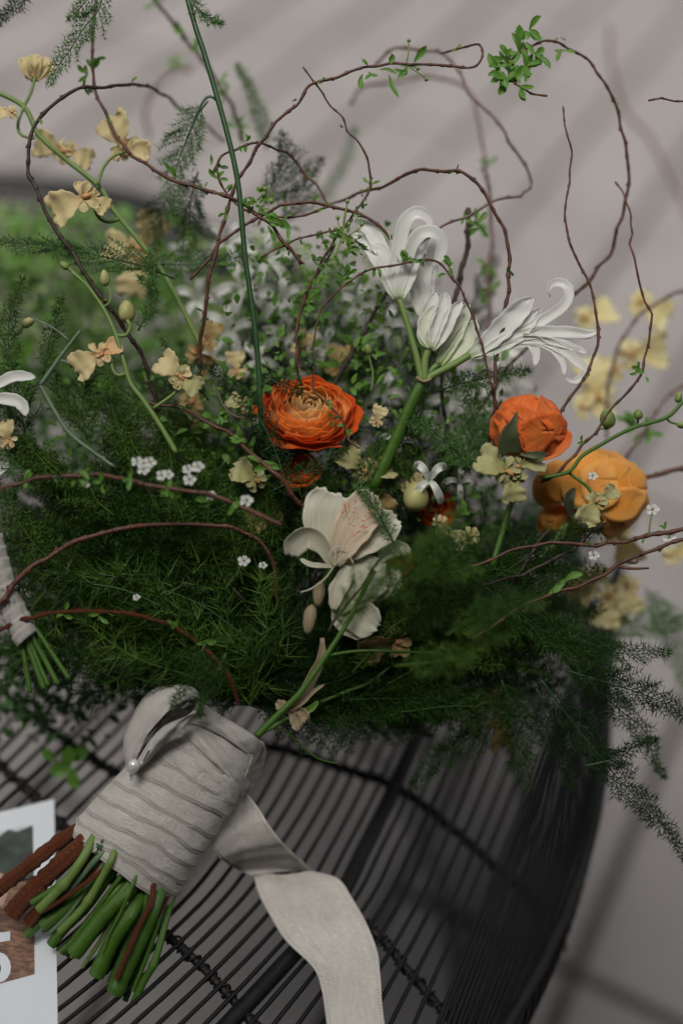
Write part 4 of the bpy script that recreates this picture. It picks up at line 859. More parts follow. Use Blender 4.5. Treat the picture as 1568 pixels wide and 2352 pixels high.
def bfloret(label, x, y, z, S, k, a0=0., group=WB):
    t = thing('white_floret', label, 'white flower', Cp(x, y, z), group)
    for i in range(k):
        a = a0 + 2 * math.pi * i / k + rng.uniform(-.3, .3); d = (math.cos(a), -math.sin(a))
        petal(t, [(x, y, z), (x + d[0] * S * .5, y + d[1] * S * .5 - 8, z - 25), (x + d[0] * S, y + d[1] * S, z - 10), (x + d[0] * S * 1.1, y + d[1] * S * 1.05 + 12, z + 15)], S * .42, 'white', cup=.4, ruf=.03)
    return t
for a in [('blurred white floret beside the tall green stem on its left', 520, 560, 330, 52, 5), ('blurred white floret right of the tall green stem', 615, 595, 300, 58, 5, .3), ('blurred white floret with drooping petals left of the leafy twig', 560, 660, 340, 64, 6), ('blurred white floret around a yellow bud', 645, 690, 300, 52, 6, .5),
          ('blurred white floret furthest left of the white cluster', 455, 690, 380, 50, 5), ('blurred white floret below the tall stem cluster', 530, 760, 360, 60, 5, .2), ('blurred white floret low behind the orange flower', 655, 775, 330, 50, 5), ('blurred white floret behind the closed white flower', 885, 755, 300, 50, 5), ('blurred white floret left of the thick green stem', 880, 905, 260, 48, 5),
          ('blurred white floret above the coral bud', 1165, 875, 420, 60, 6), ('blurred white floret behind the large open one', 1170, 800, 330, 58, 5, .4), ('blurred white floret right of the thick green stem', 1050, 920, 320, 60, 6), ('blurred white petals between the twigs under the white head', 1100, 940, 320, 56, 5), ('white round petalled floret under the thick green stem', 985, 1105, 50, 46, 4, .8)]:
    bfloret(*a)
for a in [('blurred white floret left of the big orange flower high up', 590, 830, 260, 44, 5), ('blurred white floret behind the twigs above the big orange flower', 745, 800, 280, 46, 6), ('blurred white floret between the twig and the white flower stem', 825, 705, 260, 46, 5),
          ('blurred white floret low beside the thick green stem', 1015, 975, 220, 44, 5), ('blurred white floret under the coral bud on its left', 1120, 985, 260, 50, 5), ('pale white floret in the fern left of the thick stem', 915, 1020, 160, 38, 5), ('small white floret above the orange gap', 1055, 1110, 120, 34, 4), ('blurred white floret in the left of the white cluster low', 490, 830, 320, 46, 5), ('blurred white floret between the white cluster and the orchids', 420, 600, 420, 44, 5)]:
    bfloret(*a)
for a in [('cream floret glimpsed above the big orange flower', 690, 800, 150, 44, 60, 'cream'), ('cream floret in the fern between stem and ivory flower', 940, 1120, 90, 40, 30, 'cream'), ('pale cream floret right of the round bud', 1010, 1200, 60, 36, -70, 'cream'), ('cream floret behind the tall stem left of the orange flower', 545, 850, 160, 46, 100, 'cream'), ('cream floret in shade left of the big orange flower', 560, 930, 120, 40, 160, 'cream_green'), ('greenish floret in the middle of the right fern mass', 1080, 1230, 60, 44, 200, 'cream_green')]:
    orchid(*a)
t = floret('upper white petal curling in from the left edge', [([(-40, 905), (0, 880), (35, 864), (82, 866)], 26, {})], (-30, 905), -30)
t = floret('lower white petal bending down at the left edge', [([(-40, 915), (0, 915), (38, 920), (55, 935), (60, 955)], 30, {})], (-30, 915), -30)
t = floret('dim white petal at the left edge in the fern', [([(-30, 1090), (0, 1075), (20, 1060)], 30, {})], (-30, 1090), 60)

# ------------------------------------------------------------------ ranunculus
def basis(axis):
    a = nrm(np.asarray(axis, float)); h = np.array([1., 0, 0]); b1 = nrm(h - a * (h @ a)); return a, b1, np.cross(a, b1)
def ranunculus(label, x, y, z, R, axis, layers, mats, hfac=.7, ry=1.0, open_=.25, sep=True, name='ranunculus', inner=0, stemto=None, rough=1., sp=1.45, arc=.16):
    c = Cp(x, y, z); t = thing(name, label, 'orange flower', c, 'orange ranunculus flowers')
    a, b1, b2 = basis(axis)
    for li, (rf, hf, k, lean) in enumerate(layers):
        ph0 = rng.uniform(0, 6.28)
        for i in range(k):
            ph = ph0 + 2 * math.pi * i / k + rng.uniform(-.12, .12)
            span = 2 * math.pi / k * sp * rng.uniform(.9, 1.15)
            nu, nv = 13, 12
            u = np.linspace(-1, 1, nu); v = np.linspace(0, 1, nv)[:, None]
            rad = R * rf * (1 + .03 * rough * rng.uniform(-1, 1))
            H = R * hf * (1 + .06 * rough * rng.uniform(-1, 1))
            arch = 1 - arc * np.abs(u[None]) ** 2.5 + .03 * rough * np.sin(4 * u + rng.uniform(0, 6))[None] + .018 * rough * np.sin(11 * u + rng.uniform(0, 6))[None]
            # profile: out from the base, up, lean in (positive) or out (negative) near the rim
            hh = H * (v ** 1.25) * arch
            rr = rad * (np.sin(np.clip(v * 1.25, 0, 1) * math.pi / 2) ** .8) * (1 - lean * np.clip(v - .5, 0, 1) ** 1.5 * 2.2)
            rr = rr * (1 + (.035 * np.sin(3 * u + rng.uniform(0, 6))[None] + .02 * np.sin(8 * u + rng.uniform(0, 6))[None]) * rough * v ** 2) + R * .012 * rng.standard_normal()
            th = ph + span / 2 * u[None] * (.35 + .65 * np.sin(np.clip(v * 1.6, 0, 1) * math.pi / 2))
            rr = rr + R * .02 * u[None] * v
            Gp = c + a * (hh - R * hfac * .6)[..., None] + b1 * (rr * np.cos(th))[..., None] + b2 * (rr * np.sin(th))[..., None] * ry
            MB().sheet(Gp).build('petal', M[mats[min(len(mats) - 1, li)]], t, solid=1.2)
    if sep:
        for i in range(4):
            ph = i * 1.57 + .4; d = b1 * math.cos(ph) + b2 * math.sin(ph)
            P = np.array([c - a * R * hfac * .62, c - a * R * hfac * .45 + d * R * .45, c - a * R * .1 + d * R * .86])
            MB().sheet(petal_grid(P, R * .4, d, LEAFP, .3, .02)).build('sepal', M['sepal'], t, solid=1)
    if stemto is not None:
        P = np.array([c - a * R * hfac * .6, c - a * R * 1.6, Cp(*stemto)]); Q = resample(P, 15); MB().tube(Q, 8, 8).build('stem', M['stem_green'], t)
    if inner:
        P, rr = blob_path(c - a * R * .1, a, R * inner, R * inner * .55)
        MB().tube(P, rr, 12, wob=.1).build('eye', M['bud_green'], t)
    return t
ranunculus('big orange ranunculus with a pale centre at the middle of the bouquet', 708, 940, 40, 100, (.06, .62, -.78),
           [(.17, .60, 4, .5), (.28, .66, 5, .5), (.38, .70, 5, .42), (.50, .72, 6, .36), (.61, .71, 6, .3), (.72, .68, 7, .22), (.82, .62, 7, .12), (.91, .54, 7, .02), (.99, .42, 6, -.08), (1.05, .22, 6, -.14)],
           ['ran_inner', 'ran_inner', 'ran_inner', 'orange_mid', 'orange_mid', 'orange', 'orange', 'orange', 'orange_deep', 'orange_deep'], ry=.95, inner=.24, rough=1.9, sep=False, stemto=(660, 1400, 120))
def cupped(t, c, rad, d, ang, mt_, lift=1.0, flare=.07, ruf=.02, squash=(1, 1, 1), el=1.0):
    """one rounded petal lying on the bulge of the flower: a disc bent over an ellipsoid, its rim a little free"""
    d = nrm(np.asarray(d, float)); b1 = nrm(np.cross(d, [0, 1., .01])); b2 = np.cross(d, b1)
    r = np.linspace(0, 1, 10)[:, None]; ph = np.linspace(0, 2 * np.pi, 37)[None]
    q = rng.uniform(0, 6.28, 3)
    al = ang * r * (1 + .10 * np.cos(2 * ph + q[0]) + .06 * np.sin(3 * ph + q[1]) + .03 * np.sin(7 * ph + q[2])) * (1 + (el - 1) * np.sin(ph) ** 2)
    rr = rad * lift * (1 + flare * r ** 4 + ruf * r ** 3 * (np.sin(4 * ph + q[1]) + .6 * np.sin(9 * ph + q[0])) - .012 * np.cos(6 * ph + q[2]) * r)
    V = (d * np.cos(al)[..., None] + b1 * (np.sin(al) * np.cos(ph))[..., None] + b2 * (np.sin(al) * np.sin(ph))[..., None]) * rr[..., None]
    mb = MB().sheet(c + V * np.array(squash)); uv = mb.uv[0]
    mb.uv[0] = np.stack([uv[:, 0], .15 + .8 * uv[:, 1]], 1)
    return mb.build('petal', M[mt_], t, solid=.8)
t = thing('ranunculus', 'half closed coral ranunculus with a dark sepal on the right', 'orange flower', Cp(1208, 1030, 10), 'orange ranunculus flowers')
c = Cp(1212, 980, 12)
for k, (d, a, l) in enumerate([((.1, 1, .1), .8, .84), ((-.6, .7, .3), .8, .9), ((.6, .7, .4), .8, .9), ((0, .6, .9), .9, .92), ((.15, .75, -.7), .72, .95), ((-.55, .45, -.7), .70, 1.0), ((.75, .35, -.55), .74, 1.02), ((-.95, .05, -.1), .75, .98),
                               ((.95, -.1, .1), .72, 1.0), ((-.2, -.25, -1), .80, 1.06), ((.45, -.35, -.85), .76, 1.1), ((-.75, -.35, -.45), .72, 1.08), ((.1, -.8, .5), .9, 1.04)]):
    cupped(t, c, 64, d, a, 'coral', l, .20, .035, (1.08, 1, 1))
Q = resample(path([(1205, 1040, 20), (1180, 1130, 50), (1130, 1300, 60)]), 15); MB().tube(Q, 7, 8).build('stem', M['stem_green'], t)
t = thing('ranunculus_petal', 'loose coral outer petal spreading right on the coral flower', 'petal', Cp(1230, 1030, 0))
petal(t, [(1210, 1040), (1240, 1035), (1275, 1015), (1300, 985)], 60, 'coral', prof=WIDE, cup=.4, ruf=.02, z=-10)
t = thing('ranunculus_sepal', 'pointed dark sepal on the front of the coral flower', 'sepal', Cp(1180, 1035, -60))
petal(t, [(1170, 1045, -40), (1168, 1005, -66), (1178, 970, -70), (1188, 945, -66)], 52, 'sepal', prof=([0, .3, .55, .75, 1], [.8, 1, .75, .3, .05]), cup=.4, ruf=.01)
petal(t, [(1190, 1042, -40), (1225, 1045, -50), (1258, 1044, -40)], 18, 'sepal', prof=LEAFP, cup=.3, name='sepal')
def apri(label, cx, cy, z, pets, lab_axis, base):
    t = thing('ranunculus', label, 'orange flower', Cp(cx, cy, z), 'orange ranunculus flowers')
    for (x, y, W, bulge_, dz) in pets:
        mx, my = (cx + x) / 2, (cy + y) / 2
        P = path([(cx, cy, z + dz), ((cx * 2 + x) / 3, (cy * 2 + y) / 3, z + dz - bulge_ * .8), ((cx + 2 * x) / 3, (cy + 2 * y) / 3, z + dz - bulge_), (x, y, z + dz - bulge_ * .25), (x - (x - cx) * .02, y - (y - cy) * .02, z + dz + bulge_ * .9)])
        MB().sheet(petal_grid(P, W, (0, .2, -1), ([0, .12, .35, .7, .9, 1], [.35, .75, 1.0, 1.05, .92, .66]), .42, .010, 15, 20, 2)).build('petal', M['apricot'], t, solid=1)
    for a in (.3, 1.7, 2.9, 4.4):
        c = Cp(cx, cy, z - 60); d = np.array([math.cos(a), math.sin(a), .25])
        MB().sheet(petal_grid(np.array([c, c + d * 30 + [0, 0, -8], c + d * 62]), 24, (0, 0, -1), LEAFP, .3, .02)).build('sepal', M['sepal'], t, solid=1)
    Q = resample(path([(cx, cy, z - 50), (cx - 60, cy + 60, z - 30), base]), 15); MB().tube(Q, 9, 8).build('stem', M['stem_light'], t)
    return t
t = thing('ranunculus', 'large apricot ranunculus out of focus at the right', 'orange flower', Cp(1330, 1180, 190), 'orange ranunculus flowers')
c = Cp(1372, 1132, 200)
for (d, a, l) in [((.5, .6, .5), 1.0, .9), ((.9, .1, .3), .9, .96), ((.1, .9, .2), .9, .94), ((.55, .6, -.6), .75, .97), ((.9, -.1, -.4), .72, 1.0), ((-.1, .8, -.6), .75, 1.0), ((-.6, .6, -.4), .7, 1.03), ((.35, .1, -1), .78, 1.06), ((.55, -.55, -.65), .72, 1.05), ((-.35, .3, -.9), .66, 1.1), ((.1, -.8, -.2), .8, 1.0)]:
    cupped(t, c, 98, d, a, 'apricot', l, .10, .02, (1.08, 1, .9))
c = Cp(1284, 1118, 205)
for (d, a, l) in [((-.4, .8, .2), .9, .92), ((-.9, .1, 0), .9, .96), ((-.2, .7, -.7), .75, 1.0), ((-.7, -.2, -.7), .8, 1.04), ((.1, .1, -1), .7, 1.08)]:
    cupped(t, c, 60, d, a, 'apricot', l, .08, .014)
c = Cp(1292, 1196, 240)
for (d, a, l) in [((-.8, -.1, -.3), .9, .96), ((-.2, .2, -1), .9, 1.0), ((-.2, -.9, -.2), .9, 1.04), ((.6, -.5, -.6), .8, 1.06)]:
    cupped(t, c, 54, d, a, 'apricot', l, .08, .014, (1.2, .8, 1))
Q = resample(path([(1310, 1190, 170), (1260, 1260, 150), (1180, 1340, 150)]), 15); MB().tube(Q, 9, 8).build('stem', M['stem_light'], t)
t = thing('ranunculus_sepal', 'dark sepals under the apricot flower between the petals', 'sepal', Cp(1320, 1190, 120))
petal(t, [(1310, 1185, 130), (1345, 1200, 110), (1378, 1225, 120)], 30, 'sepal', prof=LEAFP, name='sepal')
petal(t, [(1310, 1185, 130), (1345, 1175, 105), (1385, 1178, 100)], 18, 'sepal', prof=LEAFP, name='sepal')
petal(t, [(1312, 1190, 130), (1305, 1150, 110), (1318, 1120, 115)], 26, 'sepal', prof=LEAFP, name='sepal')
ranunculus('orange flower sunk in the gap right of the ivory flower', 1000, 1165, 190, 52, (.1, .5, -.8), [(.4, .6, 4, .4), (.7, .6, 5, .3), (1.0, .4, 6, 0)], ['orange_deep'] * 3, sep=False)
ranunculus('small orange flower glimpsed under the ivory flower on its right', 915, 1285, 40, 36, (.1, .3, -.9), [(.4, .6, 4, .4), (.7, .6, 5, .3), (1.0, .4, 6, 0)], ['orange_deep'] * 3, sep=False)
ranunculus('dark red orange flower in shade beneath the big one', 690, 1080, 90, 50, (-.2, .6, -.7), [(.4, .6, 4, .4), (.7, .6, 5, .3), (1.0, .4, 6, 0)], ['orange_deep'] * 3, sep=False)

# ------------------------------------------------------------------ ivory speckled flower
def wide(t, pts, W, mt, z, **kw):
    return petal(t, pts, W, mt, z=z, prof=kw.pop('prof', WIDE), cup=kw.pop('cup', .15), ruf=kw.pop('ruf', .025), nu=15, nv=22, **kw)
t = thing('speckled_flower', 'ivory alstroemeria flower with orange streaks at the centre front', 'ivory flower', Cp(768, 1300, -50))
wide(t, [(766, 1302), (752, 1250), (750, 1190), (770, 1132)], 118, 'lily', -50, prof=([0, .15, .4, .7, .9, 1], [.15, .3, .75, 1, .95, .75]), face=(.2, .1, -1))
wide(t, [(772, 1300), (795, 1240), (828, 1180), (858, 1135)], 92, 'lily_peach', -62, prof=([0, .2, .5, .75, .92, 1], [.15, .6, .95, 1, .8, .35]), label='streaked inner petal')
wide(t, [(784, 1292), (830, 1250), (872, 1215), (912, 1190)], 84, 'lily', -44, prof=([0, .2, .5, .8, 1], [.2, .45, .85, 1, .5]), cup=.35)
wide(t, [(762, 1302), (745, 1262, -60), (710, 1232, -70), (682, 1245, -64), (668, 1278, -50)], 58, 'lily', -50, prof=([0, .2, .5, .8, 1], [.25, .5, .9, 1, .55]), cup=.3, face=(.1, -.5, -1))
wide(t, [(768, 1302), (740, 1299), (712, 1296), (690, 1284)], 12, 'lily', -60)
for s_ in [[(768, 1300), (785, 1280), (800, 1275), (812, 1296)], [(766, 1300), (758, 1268), (778, 1255), (795, 1260)], [(765, 1304), (745, 1330), (715, 1352), (690, 1360)], [(768, 1302), (772, 1260), (775, 1240)]]:
    Q = resample(path(s_, -78), 5); MB().tube(Q, np.linspace(2.2, 1.4, len(Q)), 5).build('stamen', M['lily'], t)
mb = MB()
for (x, y, dx, dy) in [(791, 1160, 3, 14), (794, 1172, 0, 12), (801, 1162, 0, 10), (816, 1152, -2, 8), (786, 1178, 2, 8), (812, 1176, 2, 4), (822, 1190, 3, 2), (834, 1196, 9, -4), (846, 1190, 9, -5), (832, 1208, 12, -6), (838, 1212, 12, -5), (822, 1222, 10, -8), (812, 1230, 8, -7), (840, 1184, 6, -3), (803, 1203, 1, 3), (812, 1208, 1, 3), (800, 1190, 0, 4), (852, 1176, 7, -4), (815, 1168, 0, 4)]:
    q0 = Cp(x - dx * .6, y - dy * .6, -80); q1 = Cp(x + dx * .6, y + dy * .6, -80)
    mb.tube(np.array([q0, (q0 + q1) / 2, q1]), [.4, 1.5, .4], 4)
mb.build('streaks', M['streak'], t, kind='stuff')
t = thing('speckled_flower', 'second veined ivory flower hanging below the speckled one', 'ivory flower', Cp(780, 1400, -30))
wide(t, [(770, 1400), (800, 1360), (845, 1325), (880, 1300)], 108, 'lily', -34, face=(.2, .3, -1))
wide(t, [(790, 1370), (835, 1345), (880, 1330), (895, 1300)], 90, 'lily', -20)
wide(t, [(775, 1380), (805, 1400), (840, 1425), (868, 1440)], 88, 'lily', -30, face=(0, -.3, -1))
wide(t, [(772, 1390), (785, 1420), (815, 1440), (850, 1446)], 56, 'lily', -10)
wide(t, [(765, 1400), (775, 1360), (790, 1330), (800, 1300)], 38, 'lily', -50)
t = thing('speckled_flower', 'side facing ivory petals right of the speckled flower', 'ivory flower', Cp(880, 1290, -20))
wide(t, [(870, 1290), (895, 1265), (925, 1262), (935, 1275)], 34, 'lily', -20)
wide(t, [(885, 1230), (905, 1255), (925, 1250)], 30, 'lily', -20)
t = thing('dried_flower', 'withered beige flower hanging beside the wrap', 'dried flower', Cp(690, 1600, -30))
petal(t, [(740, 1465), (738, 1510), (715, 1560), (690, 1605), (660, 1640)], 26, 'dry', z=-30, cup=.6, ruf=.05)
petal(t, [(650, 1640), (690, 1618), (720, 1588), (745, 1572)], 10, 'dry', z=-36, cup=.3)
petal(t, [(672, 1628), (650, 1622), (636, 1612)], 26, 'dry', z=-30, prof=WIDE, ruf=.09)
petal(t, [(665, 1630), (680, 1655), (685, 1678)], 30, 'dry', z=-32, prof=LEAFP, ruf=.08, cup=.5)
petal(t, [(672, 1628), (695, 1640), (705, 1655)], 26, 'dry', z=-28, prof=WIDE, ruf=.1, cup=.5)
petal(t, [(690, 1640), (715, 1628), (730, 1610)], 14, 'leaf_bright', z=-20, cup=.5, name='leaf')

# ------------------------------------------------------------------ tiny white blossom
WT = 'tiny white blossoms'
def blossom(label, x, y, z, S, k=5):
    t = thing('blossom', label, 'blossom', Cp(x, y, z), WT)
    for i in range(k):
        a = 2 * math.pi * i / k + rng.uniform(-.2, .2)
        c = Cp(x, y, z); d = np.array([math.cos(a), math.sin(a) * .8, -.25])
        MB().sheet(petal_grid(np.array([c, c + d * S * .5 + [0, 0, -2], c + d * S]), S * .8, (0, .3, -1), OBOV, .3, .02, 5, 7)).build('petal', M['white'], t)
    P, rr = blob_path(Cp(x, y, z - 3), (0, .5, -1), S * .4, S * .2, 5); MB().tube(P, rr, 6).build('centre', M['bud_green'], t)
for lb, x, y, z, S in [('leftmost tiny blossom of the blurred flowering twig', 316, 1060, -150, 14), ('tiny blossom at the top of the left trio', 345, 1062, -150, 15), ('tiny blossom lowest of the left trio', 330, 1078, -150, 15), ('tiny blossom between the two white trios', 372, 1092, -150, 14), ('tiny blossom right of the middle gap on the flowering twig', 386, 1090, -150, 13),
                       ('tiny blossom at the top of the right trio', 455, 1072, -150, 15), ('tiny blossom at the left of the right trio', 432, 1078, -150, 13), ('tiny blossom lowest of the right trio', 436, 1102, -150, 15), ('tiny blossom left of the leafy bend in the flowering twig', 485, 1138, -140, 13), ('tiny blossom right end of the flowering twig', 566, 1150, -140, 16),
                       ('tiny blossom above the long needles left of the ivory flower', 560, 1288, -60, 15), ('tiny round white bud beside the dark twig', 604, 1298, -60, 10), ('tiny blossom on the left edge under the flowering twig', 198, 1112, -140, 10),
                       ('tiny blossom on a stalk above the upper right twig', 1497, 1170, 0, 16), ('tiny blossom hanging on the right edge', 1535, 1234, 0, 16), ('tiny blossom hanging under the upper right twig', 1362, 1275, 10, 14), ('small white blossom low behind the apricot flower', 1190, 1130, 60, 16),
                       ('small white blossom near the leafy twig left of the orange flower', 588, 968, 0, 10), ('tiny white bud over the lower left fern', 314, 1372, -80, 9), ('tiny white petal on the apricot flower', 1360, 1093, -5, 12)]:
    blossom(lb, x, y, z, S)
stemthing('thin green stalk carrying the blossom above the upper right twig', [([(1497, 1175), (1492, 1200), (1488, 1235)], 2, 2.4)], 'stem_light')

# ------------------------------------------------------------------ ribbon wrap
rib = thing('ribbon', 'off white stitched fabric ribbon wound round the stems with a long loose tail', 'ribbon', Cp(400, 1850, 80))
A0 = np.array([282., 1985.]); A1 = np.array([520., 1672.])     # axis on the picture, cut end -> flowers
ax3 = nrm(Cp(A1[0], A1[1], 60) - Cp(A0[0], A0[1], 65)); o3 = Cp(A0[0], A0[1], 65); AL = np.linalg.norm(Cp(A1[0], A1[1], 60) - o3)
e1 = nrm(np.cross(ax3, [0, 0, 1.])); e2 = nrm(np.cross(ax3, e1))           # e1 across the picture, e2 along depth
if e2[2] > 0: e2 = -e2                                                     # towards the camera
if e1[0] < 0: e1 = -e1
def Rw(s):   # handle radius along the axis
    return np.interp(s, [-60, 0, 110, 200, 300, 390, 440], [150, 146, 134, 122, 112, 100, 96])
def band(s0, s1, tilt, lift0, lift1, th0=0., th1=2 * np.pi, n=90, m_=9, curve=0., bulge=.82, wr=.8, skew=0.):
    th = np.linspace(th0, th1, n)[None]; v = np.linspace(0, 1, m_)[:, None]
    ph = rng.uniform(0, 6.28, 6)
    s = s0 + (s1 - s0) * v + tilt * np.cos(th) + curve * np.sin(th) ** 2 * np.sign(np.sin(th)) + skew * np.cos(th) * v
    s = s + 1.6 * np.sin(5 * th + ph[0]) + 1. * np.sin(11 * th + ph[1])
    r = Rw(s) + lift0 + (lift1 - lift0) * v + wr * (np.sin(7 * th + 9 * v + ph[2]) + .7 * np.sin(13 * th - 7 * v + ph[3]) + .5 * np.sin(23 * th + 14 * v + ph[4]))
    Gp = o3 + ax3 * s[..., None] + e1 * (r * np.cos(th))[..., None] + e2 * (r * bulge * np.sin(th))[..., None]
    return Gp
def stitches(Gp, row, mb, step=2, L=4.2, inset=.1):
    # short threads lying across the hem, parallel to the edge
    a = Gp[0 if row == 0 else -1]; b = Gp[1 if row == 0 else -2]
    line = a + (b - a) * (inset * (len(Gp) - 1))
    c = resample(line, 7.5)
    Tn = tang(c)
    inw = nrm(np.array([np.interp(np.linspace(0, 1, len(c)), np.linspace(0, 1, len(a)), (b - a)[:, k]) for k in range(3)]).T)
    for p, d, w_ in zip(c, Tn, inw):
        mb.tube(np.array([p - w_ * L * .5, p + w_ * L * .5]) + np.array([0, 0, -1.2]), [.9, .9], 4)
def ribbon_part(Gp, name='wrap_band', stitch=(0,), label=None):
    o = MB().sheet(Gp).build(name, M['ribbon'], rib, solid=1.1, label=label)
    mb = MB()
    for r_ in stitch: stitches(Gp, r_, mb, inset=.08 if len(Gp) < 12 else .06)
    hem = Gp[0]
    mb.tube(hem, 1.3, 5)
    if stitch: mb.build('stitching', M['stitch'], o, kind='stuff')
    return o
# hem of each turn faces the cut ends (s small); turns nearer the flowers lie over the lower ones
segs = [(-6, 70, 4, 3, 34), (4, 96, 10, 5, 30), (44, 130, 17, 6, 26), (82, 166, 20, 7, 24), (122, 210, 22, 8, 22), (170, 255, 24, 9, 20), (212, 305, 24, 11, 18)]
for i, (s0, s1, tl, lf, cv) in enumerate(segs):
    ribbon_part(band(s0 + rng.uniform(-5, 5), s1, tl + rng.uniform(-8, 8), lf, lf - 4.5, curve=cv + rng.uniform(-11, 9)))
ribbon_part(band(262, 345, 10, 10, 4, curve=14))
ribbon_part(band(320, 405, 4, 6, 2, curve=10))
def onwrap(pts, lift):
    out = []
    d2 = (A1 - A0) / np.linalg.norm(A1 - A0); n2 = np.array([-d2[1], d2[0]])
    for x, y in pts:
        q = np.array([x, y], float) - A0; s_ = q @ d2; d_ = q @ n2; r_ = Rw(s_)
        out.append((x, y, 65 - .82 * math.sqrt(max(0, r_ * r_ - d_ * d_)) - lift))
    return out

def strip(Lp, Rp, z=None, n=60, m_=17, cup=0., wr=1.5, fold=0.):
    A = resample(path(Lp), 5); B = resample(path(Rp), 5)
    f = lambda Q: np.stack([np.interp(np.linspace(0, 1, n), np.linspace(0, 1, len(Q)), Q[:, k]) for k in range(3)], 1)
    A, B = f(A), f(B)
    v = np.linspace(0, 1, m_)[:, None, None]
    Gp = A[None] * (1 - v) + B[None] * v
    t = np.linspace(0, 1, n)[None]; vv = np.linspace(0, 1, m_)[:, None]; ph = rng.uniform(0, 6.28, 4)
    dz = -cup * np.sin(np.pi * vv) + wr * (np.sin(9 * vv + 12 * t + ph[0]) + .6 * np.sin(5 * vv - 31 * t + ph[1]) + .4 * np.sin(17 * vv + 23 * t + ph[2])) + fold * np.sin(2 * np.pi * vv + 4 * t)
    Gp[..., 2] += dz
    return Gp
# loop at the top of the wrap
ribbon_part(strip([(300, 1785, 40), (284, 1730, 60), (290, 1680, 70), (318, 1620, 60), (352, 1585, 40), (400, 1574, 10), (440, 1578, -30), (462, 1598, -50)],
                  [(305, 1770, 0), (318, 1735, -20), (338, 1690, -40), (362, 1660, -60), (385, 1635, -75), (410, 1616, -85), (440, 1604, -85), (462, 1604, -70)], cup=24, fold=4), 'ribbon_loop', (0,), 'open loop of ribbon standing at the top of the wrap')
ribbon_part(strip([(305, 1765, -10), (322, 1735, -22), (345, 1700, -40), (375, 1670, -58), (415, 1650, -70), (455, 1640, -70)],
                  [(312, 1775, -30), (345, 1745, -48), (372, 1715, -62), (400, 1690, -76), (425, 1665, -84), (462, 1606, -72)], cup=14, fold=8), 'ribbon_fold', (), 'inner fold of the ribbon loop')
ribbon_part(strip([(318, 1620, 60), (350, 1600, 40), (380, 1610, 20), (400, 1640, 0)], [(340, 1690, 40), (360, 1670, 20), (380, 1650, 0), (402, 1650, -10)], cup=4), 'ribbon_fold', ())
ribbon_part(strip([(330, 1745, 20), (345, 1700, 10), (372, 1655, 0), (410, 1622, -10)], onwrap([(420, 1790), (440, 1740), (465, 1700), (490, 1660)], -8), cup=0), 'ribbon_fold', ())
ribbon_part(strip(onwrap([(342, 1729), (384, 1742), (432, 1784), (480, 1808), (525, 1814), (550, 1798)], 8), onwrap([(352, 1700), (400, 1685), (450, 1705), (500, 1735), (545, 1762), (572, 1775)], 4), cup=3), 'wrap_band', (0,))
ribbon_part(strip(onwrap([(404, 1664), (428, 1692), (470, 1732), (510, 1768), (542, 1802), (556, 1832)], 12), onwrap([(420, 1648), (460, 1668), (508, 1712), (552, 1765), (576, 1800)], 8), cup=4), 'wrap_band', (0, 1))
ribbon_part(strip(onwrap([(412, 1656), (450, 1663), (500, 1684), (550, 1716), (588, 1750)], 14), onwrap([(462, 1612), (500, 1638), (550, 1668), (590, 1695), (606, 1715)], 4), cup=8), 'wrap_band', (0, 1))
ribbon_part(strip([(606, 1706, 30), (612, 1730, 50), (596, 1780, 80), (570, 1822, 90)], [(570, 1690, 0), (578, 1735, 10), (562, 1785, 20), (540, 1830, 30)], cup=-8), 'ribbon_fold', ())
# tail
ribbon_part(strip([(470, 1925, 60), (500, 1965, 80), (545, 1996, Tz(545, 1996, 50)), (583, 2011, Tz(583, 2011, 44))], [(560, 1815, 70), (590, 1850, 90), (640, 1925, 90), (716, 1999, Tz(716, 1999, 56))], cup=-10, wr=2), 'ribbon_tail', (0, 1))
def onT(pts): return [(x, y, Tz(x, y, h)) for x, y, h in pts]
ribbon_part(strip(onT([(583, 2011, 40), (594, 2052, 26), (622, 2108, 22), (660, 2165, 34), (718, 2222, 50), (738, 2270, 40), (748, 2330, 44), (760, 2420, 50)]),
                  onT([(712, 2000, 50), (775, 2018, 64), (808, 2062, 70), (840, 2120, 54), (866, 2185, 50), (874, 2250, 60), (878, 2310, 54), (892, 2420, 60)]), n=120, cup=10, fold=6, wr=2.4, m_=31), 'ribbon_tail', (0, 1))

pin = thing('pearl_pin', 'pearl headed pin pushed into the ribbon below the loop', 'pin', Cp(305, 1765, -70))
P, rr = blob_path(Cp(303, 1782, -66), (.2, 1, -.1), 40, 14, 14); rr = 13.5 * np.sin(np.pi * np.linspace(0.02, .97, 14) ** .62) ** .9 ; rr = rr[::-1] if rr[2] > rr[-3] else rr
rr = 13.5 * np.array([.12, .25, .42, .58, .72, .84, .93, .99, 1, .98, .9, .76, .5, .12])
MB().tube(P, rr, 20).build('pearl', M['pearl'], pin)
MB().tube(resample(path([(303, 1784, -66), (301, 1792, -60)]), 3), 1.6, 6).build('shaft', M['steel'], pin)
MB().tube(resample(path([(330, 1748, -58), (343, 1722, -72)]), 4), 1.8, 6).build('shaft', M['steel'], pin)

